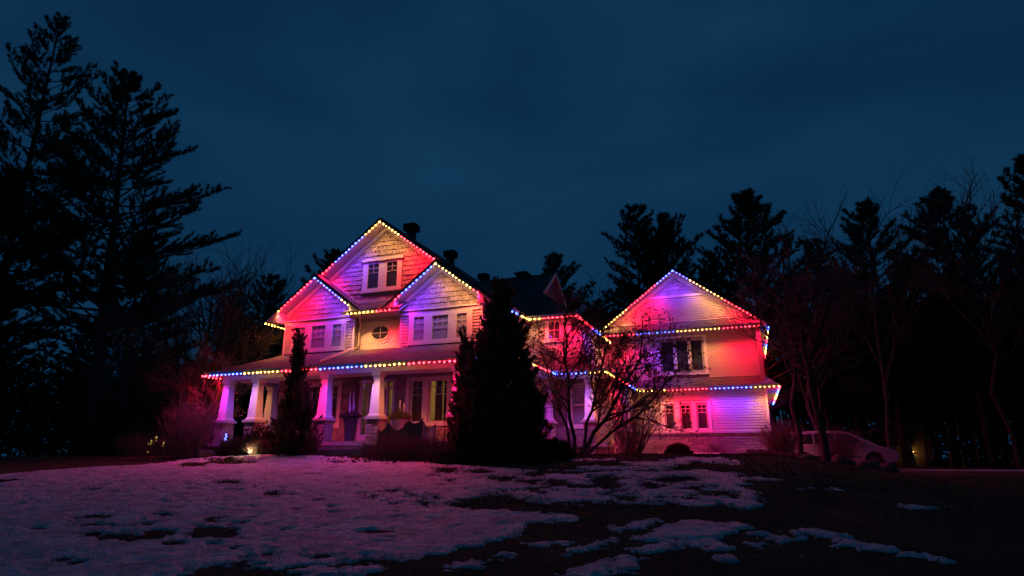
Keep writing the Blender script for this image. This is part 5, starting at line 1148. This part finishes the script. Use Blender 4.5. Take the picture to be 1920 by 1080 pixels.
# ------------------------------------------------------------------ porch and garden things
def planter(label, x, y, z, h, r0, r1, m, sticks, seed, fr):
    rng = np.random.default_rng(seed); t = thing('planter', label, 'planter', (x, y, z))
    MB().lathe([(r0 * .96, z), (r0, z + .02), (r1 * .93, z + h * .9), (r1, z + h * .92), (r1, z + h), (r1 * .86, z + h), (r1 * .84, z + h - .05)], x, y, 20).build('pot', M[m], t, True)
    n = 420; a = rng.uniform(0, 6.28, n); q = rng.uniform(0, 1, n) ** .5
    P_ = np.stack([x + np.cos(a) * r1 * 1.25 * q, y + np.sin(a) * r1 * 1.25 * q, z + h + .02 + .22 * fr * rng.uniform(0, 1, n) * (1.2 - q)], -1)
    v, f = blades(P_, np.stack([np.cos(a) * q, np.sin(a) * q, np.full(n, .5)], -1), .14, .016, rng, .5, 4); put('greenery', np_mesh('greenery', v, f), M['cedar'], t)
    be = MB()
    for i in range(16):
        aa = rng.uniform(0, 6.28); rr = r1 * rng.uniform(.4, 1.3); cx, cy_, cz = x + math.cos(aa) * rr, y + math.sin(aa) * rr, z + h + rng.uniform(.05, .22); be.lathe([(.004, cz - .02), (.018, cz - .01), (.018, cz + .008), (.004, cz + .02)], cx, cy_, 6)
    be.build('berries', M['berry'], t)
    for (dx, dy, hh, lx) in sticks: MB().tube([(x + dx, y + dy, z + h - .1), (x + dx + lx * .5, y + dy, z + h + hh * .5), (x + dx + lx, y + dy, z + h + hh)], .017, 7).build('birch_stick', M['birch'], t)
planter('tall dark tapered planter with birch sticks left of the door', -14.62, 20.75, 2.12, .92, .17, .29, 'pot', [(-.07, 0, .98, -.02), (.06, .05, 1.02, -.01), (-.02, -.06, .5, .04), (.03, .08, .62, .07)], 61, 1)
planter('grey-blue planter with birch sticks right of the front column', -12.28, 20.55, 2.12, .80, .2, .30, 'pot2', [(-.02, 0, .72, .0), (.12, .05, .60, .02)], 62, 1.6)

def hook(label, x, y, z):
    t = thing('hanging_hook', label, 'hook', (x, y, z))
    MB().tube([(x, y, z - .05), (x - .04, y - .10, z + .06), (x - .09, y - .22, z + .09), (x - .13, y - .32, z + .04), (x - .14, y - .34, z - .02), (x - .12, y - .33, z - .05)], .009, 6).build('arm', M['metal'], t)
    MB().box(x - .02, x + .02, y - .012, y + .004, z - .12, z + .04).build('mounting_plate', M['metal'], t)
    MB().tube([(x - .14, y - .34, z - .02), (x - .17, y - .33, z - .15), (x - .185, y - .33, z - .34)], .004, 4).build('wire', M['birch'], t)
hook('curved iron plant hook on the column left of the steps', -15.42, 19.83, 4.28); hook('curved iron plant hook on the column right of the steps', -13.07, 19.83, 4.33)

def burlap_screen():
    t = thing('burlap_screen', 'scalloped burlap windbreak on wooden stakes behind the hedge', 'screen', (-10.9, 18.7, 1.6))
    st = [(-12.05, 18.75, 2.55), (-11.55, 18.6, 2.78), (-10.72, 18.55, 2.80), (-10.25, 18.6, 2.82), (-10.02, 19.1, 2.66)]
    for x, y, zt in st: MB().tube([(x, y, 1.45), (x + .01, y, zt)], .022, 6).build('stake', M['stake'], t)
    for (xa, ya, za), (xb, yb, zb_) in zip(st, st[1:]):
        k = 14; v = []; f = []
        L = math.hypot(xb - xa, yb - ya)
        for j in range(4):
            for i in range(k + 1):
                u = i / k; top = za + (zb_ - za) * u - .04 - .42 * L * math.sin(math.pi * u) * (.95 if L > .5 else .7)
                zz = 1.55 + (top - 1.55) * j / 3; v.append((xa + (xb - xa) * u + .02 * math.sin(i * 2.3 + j), ya + (yb - ya) * u - .02 + .025 * math.sin(i * 1.7 + j * .8), zz))
        f = [(j * (k + 1) + i, j * (k + 1) + i + 1, (j + 1) * (k + 1) + i + 1, (j + 1) * (k + 1) + i) for j in range(3) for i in range(k)]
        pan = MB().add(v, f).build('burlap_panel', M['burlap'], t, True)
        MB().tube([tuple(np.add(v[3 * (k + 1) + i], (0, -.005, .0))) for i in range(k + 1)], .018, 5).build('hem', M['burlap'], pan)
burlap_screen()

def garden_stake(label, x, y, h, seed):
    z = gz(x, y); t = thing('garden_stake', label, 'garden ornament', (x, y, z))
    MB().tube([(x, y, z - .1), (x, y, z + h)], .010, 6).build('rod', M['metal'], t)
    MB().tube([(x, y, z + h - .2), (x + .07, y, z + h - .12), (x + .09, y, z + h - .02), (x + .03, y, z + h + .04), (x - .04, y, z + h), (x - .07, y, z + h - .10), (x, y, z + h - .2)], .009, 5).build('finial', M['metal'], t)
    MB().lathe([(.01, z + h + .02), (.035, z + h + .06), (.02, z + h + .12), (.004, z + h + .20)], x, y, 8).build('tip', M['metal'], t)
garden_stake('black iron garden stake right of the burlap screen', -9.55, 18.9, 1.15, 1); garden_stake('shorter iron stake with scroll top next to the cedar', -9.15, 19.0, .95, 2)
def bench(x, y):
    z = gz(x, y); t = thing('garden_bench', 'dark iron garden bench half hidden between hedge and cedar', 'bench', (x, y, z))
    MB().box(x - .55, x + .55, y - .2, y + .2, z + .42, z + .46).build('seat', M['metal'], t)
    m_ = MB().tube([(x - .55, y + .2, z + .85), (x, y + .22, z + .95), (x + .55, y + .2, z + .85)], .016, 6)
    for i in range(7): m_.tube([(x - .5 + i * .166, y + .2, z + .46), (x - .5 + i * .166, y + .21, z + .88)], .009, 5)
    m_.build('backrest', M['metal'], t)
    for sx in (-.5, .5):
        for sy in (-.17, .17): MB().tube([(x + sx, y + sy, z - .05), (x + sx, y + sy, z + .43)], .016, 6).build('leg', M['metal'], t)
bench(-9.35, 19.25)

# garden spotlight under the lit shrub, and a small path light by the wing
def spotlight(x, y, z):
    t = thing('garden_spotlight', 'small warm garden spotlight lighting the dry shrub at left', 'spotlight', (x, y, z))
    MB().tube([(x, y, z - .1), (x, y, z + .10)], .012, 6).build('spike', M['metal'], t)
    MB().tube([(x, y, z + .10), (x + .03, y + .05, z + .18)], [.03, .045], 10).build('housing', M['metal'], t)
    MB().tube([(x + .031, y + .052, z + .181), (x + .033, y + .056, z + .187)], .040, 10).build('lens', emit_mat('spot_glow', (1, .72, .35), 10), t)
    d = bpy.data.lights.new('spot_beam', 'POINT'); d.energy = 14; d.color = (1, .70, .36); d.shadow_soft_size = .03
    l = link(bpy.data.objects.new('spot_beam', d)); l.parent = t; l.location = (.04, .07, .22)
spotlight(-16.95, 17.95, gz(-16.95, 17.95) + .08)
def path_light(label, x, y, h=.38):
    z = gz(x, y); t = thing('path_light', label, 'garden light', (x, y, z))
    MB().tube([(x, y, z - .1), (x, y, z + h)], .010, 6).build('post', M['metal'], t); MB().lathe([(.07, z + h), (.075, z + h + .02), (.02, z + h + .07)], x, y, 12).build('hat', M['metal'], t)
    MB().lathe([(.03, z + h - .06), (.03, z + h)], x, y, 8).build('lens', M['lens'], t)
path_light('unlit black path light beside the downspout', -4.95, 23.2, .42); path_light('unlit black path light in the snow before the wing window', -1.75, 29.9)
def blue_led(x, y, z):
    t = thing('garden_led', 'tiny blue light cluster in the shrubs at the porch end', 'light', (x, y, z))
    MB().tube([(x, y, z - .6), (x, y, z + .12)], .006, 5).build('rod', M['metal'], t)
    for dx, dz in ((0, .12), (.03, .04), (-.02, -.03), (.01, -.08)): o = link(bpy.data.objects.new('bulb', bulb_mesh['B'])); o.parent = t; o.location = (dx, -.02, dz); o.scale = (.7, .7, .7)
blue_led(-18.95, 18.9, 2.28)

# low block retaining wall and field stones by the driveway
t = thing('retaining_wall', 'low dark block retaining wall at the right end of the garden', 'wall', (1.4, 28.3, gz(1.4, 28.3)))
rr = random.Random(3); A_, B_ = Vector((-.1, 29.2, 0)), Vector((3.0, 27.2, 0)); dv = B_ - A_; Lw = dv.length; ang = math.atan2(dv.y, dv.x)
blk = MB().hexa([(-.5, -.5, -.5), (.5, -.5, -.5), (.5, .5, -.5), (-.5, .5, -.5), (-.48, -.42, .47), (.48, -.42, .47), (.48, .5, .5), (-.48, .5, .5)]).mesh('block'); blk.materials.append(M['stone'])
for row in range(2):
    s_ = -.1 * row
    while s_ < Lw:
        w_ = rr.uniform(.28, .40); c = A_ + dv * ((s_ + w_ / 2) / Lw); o = link(bpy.data.objects.new('block', blk)); o.parent = t
        zz = gz(c.x, c.y) + .07 + row * .155 - .02; o.location = Vector((c.x, c.y + row * .03, zz)) - Vector(t.location); o.scale = (w_ - .012, .26, .15); o.rotation_euler = (0, 0, ang + rr.uniform(-.03, .03)); s_ += w_
def rock(label, x, y, s3, seed):
    rg = np.random.default_rng(seed); me = bpy.data.meshes.new('rock'); import bmesh
    bm = bmesh.new(); bmesh.ops.create_icosphere(bm, subdivisions=3, radius=1)
    for v in bm.verts:
        d = v.co.normalized(); k_ = 1 + .25 * math.sin(3 * d.x + seed) * math.cos(2.3 * d.y + seed) + .12 * math.sin(7 * d.z + 5 * d.x + seed); v.co = Vector((d.x * s3[0], d.y * s3[1], max(-.3, d.z) * s3[2])) * k_
    bm.to_mesh(me); bm.free(); o = put('field_stone', me, M['stone'], None, True); o.location = (x, y, gz(x, y)); tag(o, label, 'rock', 'field stones by the driveway')
for i, (l_, x, y, s3) in enumerate((('flat field stone at the left foot of the leaning trunk', 1.75, 24.6, (.45, .3, .18)), ('large dark field stone in front of the van, left', 3.1, 27.3, (.5, .4, .42)), ('large dark field stone in front of the van, middle', 3.9, 27.2, (.6, .4, .38)), ('dark field stone nearest the van front wheel', 4.75, 27.6, (.42, .35, .36)),
        ('pale reddish boulder in the leaves left of the lit shrub', -19.6, 18.6, (.42, .3, .3)), ('small low rock in the snow edge at left', -17.7, 17.9, (.2, .15, .12)))): rock(l_, x, y, s3, i + 1)

# shed with a lamp at the wood edge, neighbour's lit house far left
t = thing('shed', 'small brown board shed with a lit lamp at far right', 'shed', (9.2, 48.5, gz(9.2, 48.5))); z = gz(9.2, 48.5)
ub = MB().box(-.5, .5, -.5, .5, -.5, .5).mesh('board'); ub.materials.append(M['shed'])
for i in range(18):
    o = link(bpy.data.objects.new('board', ub)); o.parent = t; o.location = (-1.7 + i * .2, -.5 + .01 * (i % 3), 1.05); o.scale = (.19, .04, 2.1)
MB().box(7.42, 11.0, 48.05, 50.5, z, z + 2.1).build('wall', M['shed'], t); MB().prism([(7.1, 47.7, z + 2.1), (11.3, 47.7, z + 2.1), (9.2, 47.7, z + 3.4)], (0, 3.2, 0)).build('roof', M['edge'], t)
lt = thing('shed_lamp', 'lit yellow wall lamp on the dark shed', 'lamp', (9.75, 47.9, z + 1.0))
MB().box(9.67, 9.83, 47.86, 47.96, z + .98, z + 1.02).build('bracket', M['metal'], lt); MB().lathe([(.05, z + .78), (.09, z + .82), (.09, z + .95), (.04, z + .98)], 9.75, 47.88, 10).build('lantern', emit_mat('shed_lamp_glow', (1, .62, .12), 9), lt)
d = bpy.data.lights.new('shed_light', 'POINT'); d.energy = 6; d.color = (1, .6, .2); d.shadow_soft_size = .1; l = link(bpy.data.objects.new('shed_light', d)); l.parent = lt; l.location = (0, -.2, -.12)
t = thing('neighbour_house', "neighbour's dark house with lit windows beyond the trees at left", 'house', (-58, 48, gz(-58, 48))); z = gz(-58, 48)
mb = MB(); wall_panel(mb, 'x', -63, -52, z, z + 3.0, 48.0, .3); mb.box(-63, -52, 48.3, 56, z, z + 3).build('wall', M['siding'], t); MB().prism([(-63.5, 47.5, z + 3), (-63.5, 56.5, z + 3), (-63.5, 52, z + 5.6)], (12, 0, 0)).build('roof', M['edge'], t)
wm = emit_mat('lit_window', (1, .66, .16), 1.6)
for x0, x1, z0, z1 in ((-60.6, -60.0, .8, 2.0), (-58.4, -57.2, .5, 2.3), (-56.3, -55.9, .9, 1.7), (-54.6, -53.6, .8, 1.8)):
    w = ring(MB(), x0 - .08, x1 + .08, z + z0 - .08, z + z1 + .08, .08, 47.92, 48.0).build('window', M['trim'], t); MB().box(x0, x1, 47.96, 47.97, z + z0, z + z1).build('pane', wm, w)
g_ = light_string("short string of garden lights on the neighbour's fence at far left", (-57.5, 46.5, z + 1.5), (-53.2, 46.5, z + 1.5), [('Y', .5), ('B', .6), ('Y', 1)], .6)
g_['group'] = 'far garden lights'
